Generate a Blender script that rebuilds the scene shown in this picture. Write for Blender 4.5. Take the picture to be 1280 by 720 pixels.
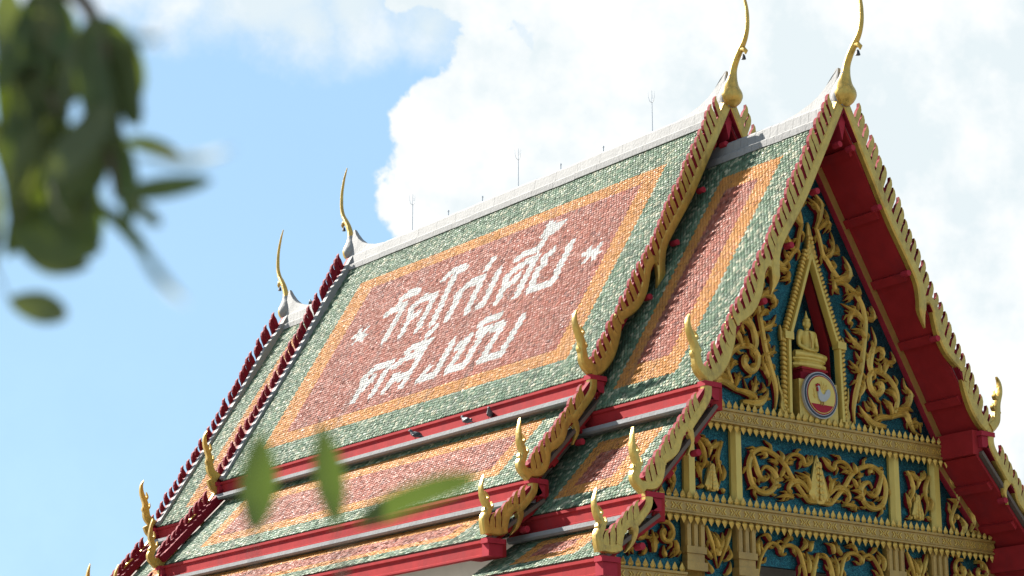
import bpy, math, random
import numpy as np
from mathutils import Vector, Matrix

# ------------------------------------------------------------------ camera, light, exposure
scene = bpy.context.scene
for o in list(bpy.data.objects):
    bpy.data.objects.remove(o)
RAD = math.radians
CAM = Vector((-28.1261, -26.7173, 1.6))
YAW, PITCH = 0.6474, 0.2702
cam_data = bpy.data.cameras.new('camera')
cam = bpy.data.objects.new('camera', cam_data)
scene.collection.objects.link(cam)
cam.location = CAM
cam.rotation_euler = (math.pi / 2 + PITCH, 0, -YAW)
cam_data.sensor_width = 36
cam_data.lens = 2676.1 / 1280 * 36
cam_data.clip_end = 6000
cam_data.dof.use_dof = True
cam_data.dof.focus_distance = 42
cam_data.dof.aperture_fstop = 1.9
scene.camera = cam

SUN_EL, SUN_AZ = RAD(37), RAD(341)          # azimuth from +Y towards +X
S = Vector((math.cos(SUN_EL) * math.sin(SUN_AZ), math.cos(SUN_EL) * math.cos(SUN_AZ), math.sin(SUN_EL)))
sun_data = bpy.data.lights.new('sun', 'SUN')
sun_data.energy = 5.0
sun_data.angle = RAD(0.5)
sun_data.color = (1.0, 0.95, 0.87)
sun = bpy.data.objects.new('sun', sun_data)
scene.collection.objects.link(sun)
sun.rotation_euler = S.to_track_quat('Z', 'Y').to_euler()
sun.location = S * 80

scene.render.resolution_x, scene.render.resolution_y = 1024, 576
scene.view_settings.view_transform = 'Standard'
scene.view_settings.look = 'None'
scene.view_settings.exposure = 1.85
scene.view_settings.gamma = 1
scene.view_settings.use_curve_mapping = False
scene.render.engine = 'CYCLES'

# ------------------------------------------------------------------ sky with cumulus clouds
world = bpy.data.worlds.new('World')
scene.world = world
world.use_nodes = True
wn, wl = world.node_tree.nodes, world.node_tree.links
wn.clear()


def wnode(t, **kw):
    n = wn.new(t)
    for k, v in kw.items():
        setattr(n, k, v)
    return n


def wmath(op, a, b=None, c=None):
    n = wnode('ShaderNodeMath', operation=op)
    for i, v in enumerate((a, b, c)):
        if v is None:
            continue
        if isinstance(v, (int, float)):
            n.inputs[i].default_value = v
        else:
            wl.new(v, n.inputs[i])
    return n.outputs[0]


def view_dir(px, py):                          # a compass direction of the sky, worked out once from the photograph
    f = Vector((math.sin(YAW) * math.cos(PITCH), math.cos(YAW) * math.cos(PITCH), math.sin(PITCH)))
    r = Vector((math.cos(YAW), -math.sin(YAW), 0))
    u = r.cross(f)
    return (f + r * ((px - 640) / 2676.1) - u * ((py - 360) / 2676.1)).normalized()


out = wnode('ShaderNodeOutputWorld')
bg = wnode('ShaderNodeBackground')
bg.inputs['Strength'].default_value = 0.05
wl.new(bg.outputs[0], out.inputs[0])
sky = wnode('ShaderNodeTexSky', sky_type='NISHITA', sun_disc=False, sun_elevation=SUN_EL, sun_rotation=SUN_AZ,
            altitude=0, air_density=1.1, dust_density=0.35, ozone_density=2.2)
tc = wnode('ShaderNodeTexCoord')
gen = tc.outputs['Generated']


def wnoise(scale, detail, rough, vec=gen, offset=None, distortion=0.0):
    n = wnode('ShaderNodeTexNoise', noise_dimensions='3D')
    n.inputs['Scale'].default_value = scale
    n.inputs['Detail'].default_value = detail
    n.inputs['Roughness'].default_value = rough
    n.inputs['Distortion'].default_value = distortion
    if offset:
        a = wnode('ShaderNodeVectorMath', operation='ADD')
        wl.new(vec, a.inputs[0])
        a.inputs[1].default_value = offset
        vec = a.outputs[0]
    wl.new(vec, n.inputs['Vector'])
    return n


# billowing edges: the direction is displaced by noise before the cloud masses are measured
nz = wnoise(30, 7, 0.62)
sub = wnode('ShaderNodeVectorMath', operation='SUBTRACT')
wl.new(nz.outputs['Color'], sub.inputs[0])
sub.inputs[1].default_value = (0.5, 0.5, 0.5)
scl = wnode('ShaderNodeVectorMath', operation='SCALE')
wl.new(sub.outputs[0], scl.inputs[0])
scl.inputs['Scale'].default_value = 0.042
addv = wnode('ShaderNodeVectorMath', operation='ADD')
wl.new(gen, addv.inputs[0])
wl.new(scl.outputs[0], addv.inputs[1])
warped = addv.outputs[0]

# cloud masses: (direction, angular radius); the ones in view first, then more of the same all round the sky
CLOUDS = [(view_dir(px, py), r / 2676.1) for px, py, r in (
    (640, 215, 150), (555, 175, 66), (520, 250, 52), (700, 290, 190), (770, 110, 125), (620, 90, 60), (900, 160, 210), (1120, 120, 230),
    (1250, 420, 300), (1080, 420, 260), (1400, 60, 260), (600, 0, 60), (690, -60, 110),
    (900, -90, 170), (540, -50, 70), (200, -240, 120), (820, 520, 320))]
rng = random.Random(11)
for i in range(14):
    az, el = rng.uniform(0, 2 * math.pi), rng.uniform(0.1, 1.35)
    d = Vector((math.cos(el) * math.sin(az), math.cos(el) * math.cos(az), math.sin(el)))
    if d.angle(view_dir(640, 360)) < 0.42:
        continue
    CLOUDS.append((d, rng.uniform(0.12, 0.26)))
mass = None
for d, r in CLOUDS:
    dist = wnode('ShaderNodeVectorMath', operation='DISTANCE')
    wl.new(warped, dist.inputs[0])
    dist.inputs[1].default_value = d
    v = wmath('MULTIPLY_ADD', dist.outputs['Value'], -1.0 / 0.03, r / 0.03)     # positive inside, 0 at the rim
    mass = v if mass is None else wmath('MAXIMUM', mass, v)
mr = wnode('ShaderNodeMapRange', interpolation_type='SMOOTHSTEP')
wl.new(mass, mr.inputs['Value'])
mr.inputs['From Min'].default_value = -0.05
mr.inputs['From Max'].default_value = 0.11
cover = mr.outputs[0]
# softer, thinner clouds with wispy rims
WISPS = [(view_dir(px, py), r / 2676.1) for px, py, r in ((375, 22, 62), (300, 8, 50), (450, 12, 66), (540, 30, 60), (215, 0, 55), (140, -20, 60), (60, -30, 60), (330, -60, 120), (660, 60, 60))]
for i in range(16):
    az, el = rng.uniform(0, 2 * math.pi), rng.uniform(0.1, 1.3)
    d = Vector((math.cos(el) * math.sin(az), math.cos(el) * math.cos(az), math.sin(el)))
    if d.angle(view_dir(640, 360)) > 0.42:
        WISPS.append((d, rng.uniform(0.06, 0.14)))
mass = None
for d, r in WISPS:
    dist = wnode('ShaderNodeVectorMath', operation='DISTANCE')
    wl.new(warped, dist.inputs[0])
    dist.inputs[1].default_value = d
    v = wmath('MULTIPLY_ADD', dist.outputs['Value'], -1.0 / 0.03, r / 0.03)
    mass = v if mass is None else wmath('MAXIMUM', mass, v)
mr2 = wnode('ShaderNodeMapRange', interpolation_type='SMOOTHSTEP')
wl.new(mass, mr2.inputs['Value'])
mr2.inputs['From Min'].default_value = -0.35
mr2.inputs['From Max'].default_value = 0.75
mr2.inputs['To Max'].default_value = 0.9
cover = wmath('MAXIMUM', cover, mr2.outputs[0])
# cloud brightness: sunlit billows and greyer hollows
n2 = wnoise(13, 6, 0.6, offset=(3.1, 1.7, 0.4))
cr = wnode('ShaderNodeValToRGB')
cr.color_ramp.elements[0].position = 0.42
cr.color_ramp.elements[0].color = (4.6, 5.1, 5.3, 1)
cr.color_ramp.elements[1].position = 0.56
cr.color_ramp.elements[1].color = (5.75, 5.85, 5.85, 1)
wl.new(n2.outputs['Fac'], cr.inputs[0])
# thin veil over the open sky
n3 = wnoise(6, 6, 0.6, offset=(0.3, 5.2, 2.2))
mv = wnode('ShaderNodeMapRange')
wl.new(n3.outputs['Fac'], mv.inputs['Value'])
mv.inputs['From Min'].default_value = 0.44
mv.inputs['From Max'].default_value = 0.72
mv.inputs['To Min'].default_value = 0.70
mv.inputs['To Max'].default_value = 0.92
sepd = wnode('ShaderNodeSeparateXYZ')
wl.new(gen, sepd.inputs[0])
hz = wnode('ShaderNodeMapRange', interpolation_type='SMOOTHSTEP')      # haze veil thinned towards the zenith to dim skylight on the roof slopes
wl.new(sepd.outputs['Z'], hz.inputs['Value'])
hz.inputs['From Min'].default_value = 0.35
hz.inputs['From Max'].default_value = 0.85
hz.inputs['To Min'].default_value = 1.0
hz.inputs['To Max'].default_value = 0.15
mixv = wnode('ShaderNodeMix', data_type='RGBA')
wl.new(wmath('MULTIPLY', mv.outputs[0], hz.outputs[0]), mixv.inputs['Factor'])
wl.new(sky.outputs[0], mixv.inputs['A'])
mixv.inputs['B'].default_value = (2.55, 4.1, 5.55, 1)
mixc = wnode('ShaderNodeMix', data_type='RGBA')
wl.new(cover, mixc.inputs['Factor'])
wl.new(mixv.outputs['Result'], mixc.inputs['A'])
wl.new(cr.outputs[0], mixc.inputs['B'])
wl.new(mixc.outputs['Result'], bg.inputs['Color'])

# ------------------------------------------------------------------ materials


def mat(name, col, rough=0.6, metallic=0.0, var=0.12, scale=6.0, bump=0.0, bump_scale=40.0, dirt=None, dirt_amt=0.0, coat=0.0, spec=0.5):
    m = bpy.data.materials.new(name)
    m.use_nodes = True
    nt = m.node_tree
    N, L = nt.nodes, nt.links
    b = N['Principled BSDF']
    b.inputs['Roughness'].default_value = rough
    b.inputs['Metallic'].default_value = metallic
    b.inputs['Specular IOR Level'].default_value = spec
    if coat:
        b.inputs['Coat Weight'].default_value = coat
        b.inputs['Coat Roughness'].default_value = 0.15
    t = N.new('ShaderNodeTexCoord')
    n = N.new('ShaderNodeTexNoise')
    n.inputs['Scale'].default_value = scale
    n.inputs['Detail'].default_value = 6
    n.inputs['Roughness'].default_value = 0.65
    L.new(t.outputs['Object'], n.inputs['Vector'])
    r = N.new('ShaderNodeValToRGB')
    r.color_ramp.elements[0].position = 0.3
    r.color_ramp.elements[1].position = 0.7
    r.color_ramp.elements[0].color = tuple(c * (1 - var) for c in col) + (1,)
    r.color_ramp.elements[1].color = tuple(min(1, c * (1 + var)) for c in col) + (1,)
    L.new(n.outputs['Fac'], r.inputs[0])
    colour = r.outputs[0]
    if dirt:
        n2 = N.new('ShaderNodeTexNoise')
        n2.inputs['Scale'].default_value = scale * 0.45
        n2.inputs['Detail'].default_value = 9
        n2.inputs['Roughness'].default_value = 0.75
        mp = N.new('ShaderNodeMapping')
        mp.inputs['Scale'].default_value = (1, 1, 0.35)
        mp.inputs['Location'].default_value = (4.2, 1.3, 7.7)
        L.new(t.outputs['Object'], mp.inputs[0])
        L.new(mp.outputs[0], n2.inputs['Vector'])
        k = N.new('ShaderNodeMapRange')
        k.inputs['From Min'].default_value = 0.50
        k.inputs['From Max'].default_value = 0.72
        k.inputs['To Max'].default_value = dirt_amt
        L.new(n2.outputs['Fac'], k.inputs['Value'])
        mx = N.new('ShaderNodeMix')
        mx.data_type = 'RGBA'
        L.new(k.outputs[0], mx.inputs['Factor'])
        L.new(colour, mx.inputs['A'])
        mx.inputs['B'].default_value = tuple(dirt) + (1,)
        colour = mx.outputs['Result']
    L.new(colour, b.inputs['Base Color'])
    if bump:
        n3 = N.new('ShaderNodeTexNoise')
        n3.inputs['Scale'].default_value = bump_scale
        n3.inputs['Detail'].default_value = 4
        L.new(t.outputs['Object'], n3.inputs['Vector'])
        bp = N.new('ShaderNodeBump')
        bp.inputs['Strength'].default_value = bump
        bp.inputs['Distance'].default_value = 0.02
        L.new(n3.outputs['Fac'], bp.inputs['Height'])
        L.new(bp.outputs[0], b.inputs['Normal'])
    return m


def mosaic_mat(name, cols, scale):
    """little glass mosaic pieces: each cell its own tone and its own slight tilt"""
    m = bpy.data.materials.new(name)
    m.use_nodes = True
    N, L = m.node_tree.nodes, m.node_tree.links
    b = N['Principled BSDF']
    t = N.new('ShaderNodeTexCoord')
    v = N.new('ShaderNodeTexVoronoi')
    v.inputs['Scale'].default_value = scale
    L.new(t.outputs['Object'], v.inputs['Vector'])
    sep = N.new('ShaderNodeSeparateColor')
    L.new(v.outputs['Color'], sep.inputs[0])
    r = N.new('ShaderNodeValToRGB')
    r.color_ramp.elements[0].color = cols[0] + (1,)
    r.color_ramp.elements[1].color = cols[2] + (1,)
    e = r.color_ramp.elements.new(0.5)
    e.color = cols[1] + (1,)
    L.new(sep.outputs[0], r.inputs[0])
    L.new(r.outputs[0], b.inputs['Base Color'])
    b.inputs['Roughness'].default_value = 0.30
    b.inputs['Metallic'].default_value = 0.85
    b.inputs['Specular IOR Level'].default_value = 0.45
    bp = N.new('ShaderNodeBump')
    bp.inputs['Strength'].default_value = 0.5
    bp.inputs['Distance'].default_value = 0.012
    L.new(v.outputs['Distance'], bp.inputs['Height'])
    L.new(bp.outputs[0], b.inputs['Normal'])
    return m


def tile_mat():
    m = bpy.data.materials.new('glazed_roof_tile')
    m.use_nodes = True
    N, L = m.node_tree.nodes, m.node_tree.links
    b = N['Principled BSDF']
    a = N.new('ShaderNodeAttribute')
    a.attribute_name = 'Col'
    t = N.new('ShaderNodeTexCoord')
    n = N.new('ShaderNodeTexNoise')
    n.inputs['Scale'].default_value = 2.2
    n.inputs['Detail'].default_value = 8
    n.inputs['Roughness'].default_value = 0.7
    L.new(t.outputs['Object'], n.inputs['Vector'])
    mr_ = N.new('ShaderNodeMapRange')
    mr_.inputs['From Min'].default_value = 0.3
    mr_.inputs['From Max'].default_value = 0.7
    mr_.inputs['To Min'].default_value = 0.86
    mr_.inputs['To Max'].default_value = 1.08
    L.new(n.outputs['Fac'], mr_.inputs['Value'])
    mx = N.new('ShaderNodeMix')
    mx.data_type = 'RGBA'
    mx.blend_type = 'MULTIPLY'
    mx.inputs['Factor'].default_value = 1
    L.new(a.outputs['Color'], mx.inputs['A'])
    L.new(mr_.outputs[0], mx.inputs['B'])
    L.new(mx.outputs['Result'], b.inputs['Base Color'])
    rr_ = N.new('ShaderNodeMapRange')
    rr_.inputs['To Min'].default_value = 0.42
    rr_.inputs['To Max'].default_value = 0.75
    L.new(a.outputs['Alpha'], rr_.inputs['Value'])
    L.new(rr_.outputs[0], b.inputs['Roughness'])
    b.inputs['Specular IOR Level'].default_value = 0.1
    return m


GOLD = mat('gold_paint', (0.49, 0.315, 0.066), 0.36, 0.5, 0.18, 6, 0.4, 16, (0.15, 0.085, 0.03), 0.8)
GOLD_BAND = mat('tarnished_gold', (0.36, 0.215, 0.05), 0.46, 0.25, 0.16, 4, 0.3, 22, (0.15, 0.08, 0.03), 0.55)
GOLD_CARVED = mat('carved_gold', (0.55, 0.355, 0.074), 0.38, 0.45, 0.12, 10, 0.15, 26, (0.25, 0.13, 0.04), 0.4)
GOLD_PLAIN = mat('plain_gold_paint', (0.54, 0.38, 0.078), 0.45, 0.2, 0.06, 3, 0.1, 20)
BROWN_GOLD = mat('dull_gold_frame', (0.34, 0.18, 0.045), 0.5, 0.2, 0.12, 5, 0.15, 20)
RED = mat('red_paint', (0.28, 0.020, 0.022), 0.65, 0, 0.14, 3, 0.1, 12, (0.15, 0.026, 0.032), 0.6, spec=.06)
RED_PINK = mat('faded_red_paint', (0.30, 0.024, 0.036), 0.65, 0, 0.15, 6, spec=.06)
MAROON = mat('maroon_paint', (0.16, 0.009, 0.016), 0.65, 0, 0.12, 8, spec=.06)
PLASTER = mat('weathered_plaster', (0.22, 0.217, 0.21), 0.8, 0, 0.12, 3, 0.4, 18, (0.2, 0.195, 0.185), 0.75)
CEMENT = mat('grey_cement', (0.18, 0.184, 0.19), 0.75, 0, 0.12, 4, 0.3, 18, (0.2, 0.2, 0.19), 0.6)
WALL = mat('painted_wall', (0.66, 0.63, 0.56), 0.75, 0, 0.06, 2, 0.2, 20)
TEAL = mosaic_mat('teal_glass_mosaic', ((0.004, 0.03, 0.042), (0.010, 0.068, 0.085), (0.03, 0.15, 0.165)), 60)
TILE = tile_mat()
UNDER = mat('roof_boarding', (0.10, 0.07, 0.05), 0.8)
DARK = mat('dark_metal', (0.035, 0.035, 0.04), 0.45, 0.6)
STEEL = mat('galvanised_steel', (0.42, 0.43, 0.44), 0.4, 0.7)
NAVY = mat('navy_enamel', (0.008, 0.009, 0.022), 0.4)
WHITE = mat('white_enamel', (0.34, 0.33, 0.31), 0.5, 0, 0.04)
FEATHER = mat('pigeon_feathers', (0.06, 0.062, 0.07), 0.7, 0, 0.3, 30)
GROUND = mat('paved_ground', (0.17, 0.165, 0.15), 0.85, 0, 0.12, 0.4, 0.3, 5)
BARK = mat('bark', (0.10, 0.075, 0.05), 0.9, 0, 0.3, 20, 0.8, 30)


def leaf_mat(name, col):
    m = bpy.data.materials.new(name)
    m.use_nodes = True
    N, L = m.node_tree.nodes, m.node_tree.links
    b = N['Principled BSDF']
    b.inputs['Roughness'].default_value = 0.6
    b.inputs['Base Color'].default_value = col + (1,)
    tr = N.new('ShaderNodeBsdfTranslucent')
    tr.inputs['Color'].default_value = (col[0] * 1.8, col[1] * 1.7, col[2] * 0.6, 1)
    mx = N.new('ShaderNodeMixShader')
    mx.inputs[0].default_value = 0.3
    t = N.new('ShaderNodeTexCoord')
    n = N.new('ShaderNodeTexNoise')
    n.inputs['Scale'].default_value = 25
    L.new(t.outputs['Object'], n.inputs['Vector'])
    r = N.new('ShaderNodeValToRGB')
    r.color_ramp.elements[0].color = tuple(c * 0.75 for c in col) + (1,)
    r.color_ramp.elements[1].color = tuple(c * 1.25 for c in col) + (1,)
    L.new(n.outputs['Fac'], r.inputs[0])
    L.new(r.outputs[0], b.inputs['Base Color'])
    L.new(b.outputs[0], mx.inputs[1])
    L.new(tr.outputs[0], mx.inputs[2])
    L.new(mx.outputs[0], N['Material Output'].inputs[0])
    return m


LEAF = leaf_mat('mango_leaf', (0.058, 0.084, 0.018))
LEAF3 = leaf_mat('mango_leaf_grey', (0.075, 0.096, 0.040))
LEAF2 = leaf_mat('mango_leaf_young', (0.050, 0.080, 0.024))

# ------------------------------------------------------------------ helpers
COL = scene.collection


class MB:
    """collects faces, then builds ONE mesh object"""

    def __init__(self):
        self.v, self.f, self.m = [], [], []

    def add(self, verts, faces, mi=0):
        b = len(self.v)
        self.v += [tuple(p) for p in verts]
        self.f += [tuple(b + i for i in q) for q in faces]
        self.m += (mi if isinstance(mi, (list, tuple)) else [mi] * len(faces))
        return self

    def box(self, x0, x1, y0, y1, z0, z1, mi=0):
        v = [(x0, y0, z0), (x1, y0, z0), (x1, y1, z0), (x0, y1, z0), (x0, y0, z1), (x1, y0, z1), (x1, y1, z1), (x0, y1, z1)]
        f = [(0, 3, 2, 1), (4, 5, 6, 7), (0, 1, 5, 4), (1, 2, 6, 5), (2, 3, 7, 6), (3, 0, 4, 7)]
        return self.add(v, f, mi)

    def prism_y(self, poly, y0, y1, mi=0, side=None, back=None):
        """polygon in (x,z), extruded from y0 to y1"""
        n = len(poly)
        area = sum(poly[i][0] * poly[(i + 1) % n][1] - poly[(i + 1) % n][0] * poly[i][1] for i in range(n))
        if area < 0:
            poly = poly[::-1]
        if y0 > y1:
            y0, y1 = y1, y0
            swap = True
        else:
            swap = False
        v = [(x, y0, z) for x, z in poly] + [(x, y1, z) for x, z in poly]
        f = [tuple(range(n)), tuple(range(2 * n - 1, n - 1, -1))]
        f += [(i + n, (i + 1) % n + n, (i + 1) % n, i) for i in range(n)]
        s = mi if side is None else side
        bk = s if back is None else back
        ms = ([bk, mi] if swap else [mi, bk]) + [s] * n
        return self.add(v, f, ms)

    def prism_x(self, poly, x0, x1, mi=0):
        n = len(poly)
        v = [(x0, y, z) for y, z in poly] + [(x1, y, z) for y, z in poly]
        f = [tuple(range(n))[::-1], tuple(range(n, 2 * n))] + [(i, (i + 1) % n, (i + 1) % n + n, i + n) for i in range(n)]
        return self.add(v, f, mi)

    def sweep_y(self, poly, y0, y1, mi=0, ny=1):
        return self.prism_y(poly, y0, y1, mi)

    def ribbon(self, pts, width, yb, yf, prof, mi=0, sub=6, sides=None):
        """carved strip along a path in the (x,z) plane; width is a function of 0..1; prof: (across -.5...5, height 0..1)"""
        P = smooth(pts, sub)
        n = len(P)
        k = len(prof)
        V, F = [], []
        for i, p in enumerate(P):
            a, b = P[max(0, i - 1)], P[min(n - 1, i + 1)]
            t = (b[0] - a[0], b[1] - a[1])
            l = math.hypot(*t) or 1
            nx, nz = -t[1] / l, t[0] / l
            w = width(i / (n - 1))
            hh = min(1.0, 0.35 + 0.65 * w / max(1e-6, width(0.5)))
            for (c, h) in prof:
                V.append((p[0] + nx * c * w, yb + (yf - yb) * h * hh, p[1] + nz * c * w))
        for i in range(n - 1):
            for j in range(k):
                q = (j + 1) % k
                F.append((i * k + j, i * k + q, (i + 1) * k + q, (i + 1) * k + j))
        F.append(tuple(range(k))[::-1])
        F.append(tuple((n - 1) * k + j for j in range(k)))
        ms = [mi if sides is None or 0 < j < k - 2 else sides for i in range(n - 1) for j in range(k)] + [mi, mi]
        return self.add(V, F, ms)

    def tube(self, pts, rads, seg=8, mi=0, squash=1.0):
        n = len(pts)
        V, F = [], []
        up0 = None
        for i in range(n):
            a, b = Vector(pts[max(0, i - 1)]), Vector(pts[min(n - 1, i + 1)])
            t = (b - a).normalized()
            if up0 is None:
                up0 = Vector((1, 0, 0)) if abs(t.x) < 0.8 else Vector((0, 1, 0))
            s1 = (up0 - t * up0.dot(t)).normalized()
            up0 = s1
            s2 = t.cross(s1)
            for j in range(seg):
                an = 2 * math.pi * j / seg
                V.append(Vector(pts[i]) + (s1 * math.cos(an) * squash + s2 * math.sin(an)) * rads[i])
        for i in range(n - 1):
            for j in range(seg):
                q = (j + 1) % seg
                F.append((i * seg + j, i * seg + q, (i + 1) * seg + q, (i + 1) * seg + j))
        F.append(tuple(range(seg))[::-1])
        F.append(tuple((n - 1) * seg + j for j in range(seg)))
        return self.add(V, F, mi)

    def ellipsoid(self, c, r, seg=14, rings=9, mi=0, rot=None):
        V, F = [], []
        for i in range(1, rings):
            th = math.pi * i / rings
            for j in range(seg):
                ph = 2 * math.pi * j / seg
                V.append(Vector((r[0] * math.sin(th) * math.cos(ph), r[1] * math.sin(th) * math.sin(ph), r[2] * math.cos(th))))
        V += [Vector((0, 0, r[2])), Vector((0, 0, -r[2]))]
        t, b = len(V) - 2, len(V) - 1
        for i in range(rings - 2):
            for j in range(seg):
                q = (j + 1) % seg
                F.append((i * seg + j, (i + 1) * seg + j, (i + 1) * seg + q, i * seg + q))
        for j in range(seg):
            q = (j + 1) % seg
            F.append((t, j, q))
            F.append((b, (rings - 2) * seg + q, (rings - 2) * seg + j))
        if rot is not None:
            V = [rot @ p for p in V]
        return self.add([p + Vector(c) for p in V], F, mi)

    def mesh(self, name, mats, smooth_shade=False):
        me = bpy.data.meshes.new(name)
        me.from_pydata(self.v, [], self.f)
        for m in (mats if isinstance(mats, (list, tuple)) else [mats]):
            me.materials.append(m)
        me.polygons.foreach_set('material_index', self.m)
        if smooth_shade:
            me.polygons.foreach_set('use_smooth', [True] * len(self.f))
        me.update()
        return me

    def build(self, name, mats, parent=None, smooth_shade=False, kind=None):
        return link(name, self.mesh(name, mats, smooth_shade), parent, kind)


def link(name, data, parent=None, kind=None):
    o = bpy.data.objects.new(name, data)
    COL.objects.link(o)
    if parent is not None:
        o.parent = parent
    if kind:
        o['kind'] = kind
    return o


def empty(name, loc=(0, 0, 0), label=None, cat=None, group=None):
    o = bpy.data.objects.new(name, None)
    COL.objects.link(o)
    o.location = loc
    o.empty_display_size = 0.3
    if label:
        o['label'] = label
        o['category'] = cat
    if group:
        o['group'] = group
    return o


def autosmooth(o, ang=40):
    """smooth faces, sharp edges above the angle"""
    me = o.data
    me.polygons.foreach_set('use_smooth', [True] * len(me.polygons))
    me.set_sharp_from_angle(angle=RAD(ang))


def smooth(pts, sub=6):
    """Catmull-Rom through the points"""
    if len(pts) < 3 or sub <= 1:
        return [tuple(p) for p in pts]
    d = len(pts[0])
    P = [tuple(2 * a - b for a, b in zip(pts[0], pts[1]))] + [tuple(p) for p in pts] + [tuple(2 * a - b for a, b in zip(pts[-1], pts[-2]))]
    out_ = []
    for i in range(1, len(P) - 2):
        for k in range(sub):
            t = k / sub
            out_.append(tuple(0.5 * (2 * P[i][c] + (P[i + 1][c] - P[i - 1][c]) * t + (2 * P[i - 1][c] - 5 * P[i][c] + 4 * P[i + 1][c] - P[i + 2][c]) * t * t
                                     + (3 * P[i][c] - P[i - 1][c] - 3 * P[i + 1][c] + P[i + 2][c]) * t ** 3) for c in range(d)))
    out_.append(tuple(pts[-1]))
    return out_


RAIL = [(-.5, 0), (-.5, .72), (-.36, .95), (0, 1), (.36, .95), (.5, .72), (.5, 0)]
CARVE = [(-.46, 0), (-.5, .66), (-.30, 1), (0, .74), (.30, 1), (.5, .66), (.46, 0)]
mir = lambda pts, s: [(p[0] * s, p[1]) for p in pts]


# ------------------------------------------------------------------ ground
g = MB().add([(-1500, -1500, 0), (1500, -1500, 0), (1500, 1500, 0), (-1500, 1500, 0)], [(0, 1, 2, 3)]).build('ground', GROUND, None, kind='structure')

# ------------------------------------------------------------------ the temple hall
temple = empty('temple_hall', (0, 0, 0), 'temple hall with steep tiled tiered roofs, gold naga bargeboards and a carved pediment', 'temple')
# each roof section: front/rear plane, ridge and the three tiers as (x,z) top and eave of the left slope
SEC = {
    'main': dict(y0=3.12, y1=17.2, zr=16.75, tiers=[((0, 16.75), (3.6, 10.67)), ((3.45, 10.25), (5.0, 8.58)), ((4.8, 8.2), (5.95, 7.42))]),
    'front': dict(y0=0.0, y1=4.0, zr=15.85, tiers=[((0, 15.85), (3.6, 9.98)), ((3.45, 9.56), (4.97, 7.90)), ((4.8, 7.52), (5.95, 6.74))]),
    'rear': dict(y0=16.3, y1=20.3, zr=15.85, tiers=[((0, 15.85), (3.6, 9.98)), ((3.45, 9.56), (4.97, 7.90)), ((4.8, 7.52), (5.95, 6.74))]),
}
# tile pattern: orange outline (y from/to, s from/to), then the red field inside it
PAT = {
    ('main', 0): ((4.40, 15.75, 1.20, 6.42), (4.98, 15.0, 1.62, 6.08)),
    ('main', 1): ((4.62, 15.8, 0.26, 1.96), (5.05, 15.3, 0.62, 1.68)),
    ('main', 2): ((4.62, 15.8, 0.22, 1.12), (5.05, 15.3, 0.45, 0.92)),
    ('front', 0): ((1.16, 2.90, 1.02, 6.46), (1.60, 2.56, 1.48, 5.98)),
    ('front', 1): ((1.16, 2.95, 0.32, 1.92), (1.62, 2.62, 0.70, 1.60)),
    ('front', 2): ((1.16, 2.95, 0.25, 1.12), (1.62, 2.62, 0.46, 0.90)),
    ('rear', 0): ((17.44, 19.14, 1.02, 6.46), (17.78, 18.70, 1.48, 5.98)),
    ('rear', 1): ((17.44, 19.14, 0.32, 1.92), (17.78, 18.70, 0.70, 1.60)),
    ('rear', 2): ((17.44, 19.14, 0.25, 1.12), (17.78, 18.70, 0.46, 0.90)),
}
# the name laid in white tiles, strokes as (distance along the ridge, distance down the slope)
LETTERS = [
    [(13.34, 2.92), (13.1, 2.80), (12.69, 2.80), (12.67, 3.35), (12.70, 3.84)],
    [(13.02, 2.52), (12.86, 2.42), (12.40, 2.44)],
    [(12.00, 3.84), (12.05, 3.33), (12.22, 3.0), (11.97, 2.80), (11.44, 2.82), (11.39, 3.3), (11.35, 3.84)], [(12.02, 3.42), (11.75, 3.28)],
    [(11.44, 2.34), (11.2, 2.14), (10.72, 2.22)], [(11.04, 2.22), (10.91, 3.0), (10.80, 3.84)],
    [(10.22, 3.84), (10.24, 3.30), (10.36, 3.12), (10.10, 2.88), (9.61, 2.86), (9.55, 3.38), (9.50, 3.86)],
    [(9.67, 2.56), (9.63, 2.31)],
    [(9.06, 2.80), (8.98, 3.35), (8.93, 3.80), (9.08, 3.82)],
    [(8.40, 3.84), (8.42, 3.36), (8.56, 3.16), (8.31, 2.93), (7.73, 2.79), (7.72, 3.37), (7.70, 3.88)], [(8.40, 3.54), (8.12, 3.34), (8.09, 3.24)],
    [(8.52, 2.60), (8.21, 2.52), (7.80, 2.52), (7.81, 2.34)],
    [(7.90, 2.06), (7.90, 1.80), (7.65, 1.99), (7.40, 1.93), (7.60, 2.07), (7.90, 2.07)],
    [(7.18, 2.80), (7.38, 2.94), (7.22, 3.16), (7.36, 3.26), (7.26, 3.84), (6.83, 3.88), (6.50, 3.88), (6.57, 2.78)],
    [(12.48, 5.68), (12.47, 5.20), (12.62, 5.0), (12.3, 4.76), (11.7, 4.74), (11.74, 5.19), (11.76, 5.68)], [(12.46, 5.42), (12.20, 5.18), (12.16, 5.06)],
    [(11.25, 5.66), (11.17, 5.26), (10.84, 5.42), (10.70, 5.34)], [(11.40, 4.90), (11.05, 4.75), (10.49, 4.71), (10.53, 5.23), (10.58, 5.68)],
    [(11.25, 4.54), (10.99, 4.45), (10.43, 4.45)], [(10.69, 4.22), (10.53, 4.02)],
    [(9.39, 4.72), (9.35, 5.24), (9.38, 5.64), (9.93, 5.67), (9.82, 5.40)],
    [(9.03, 4.98), (8.73, 4.77), (8.82, 5.2), (8.91, 5.65), (8.32, 5.67), (8.28, 5.15), (8.22, 4.86), (8.42, 4.72), (8.10, 4.70)],
    [(8.58, 4.48), (8.42, 4.40), (7.95, 4.42)],
    [(7.96, 4.74), (7.60, 4.74), (7.66, 5.2), (7.72, 5.66), (7.39, 5.68), (7.04, 5.66), (6.99, 5.18), (6.95, 4.72)],
]
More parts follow.
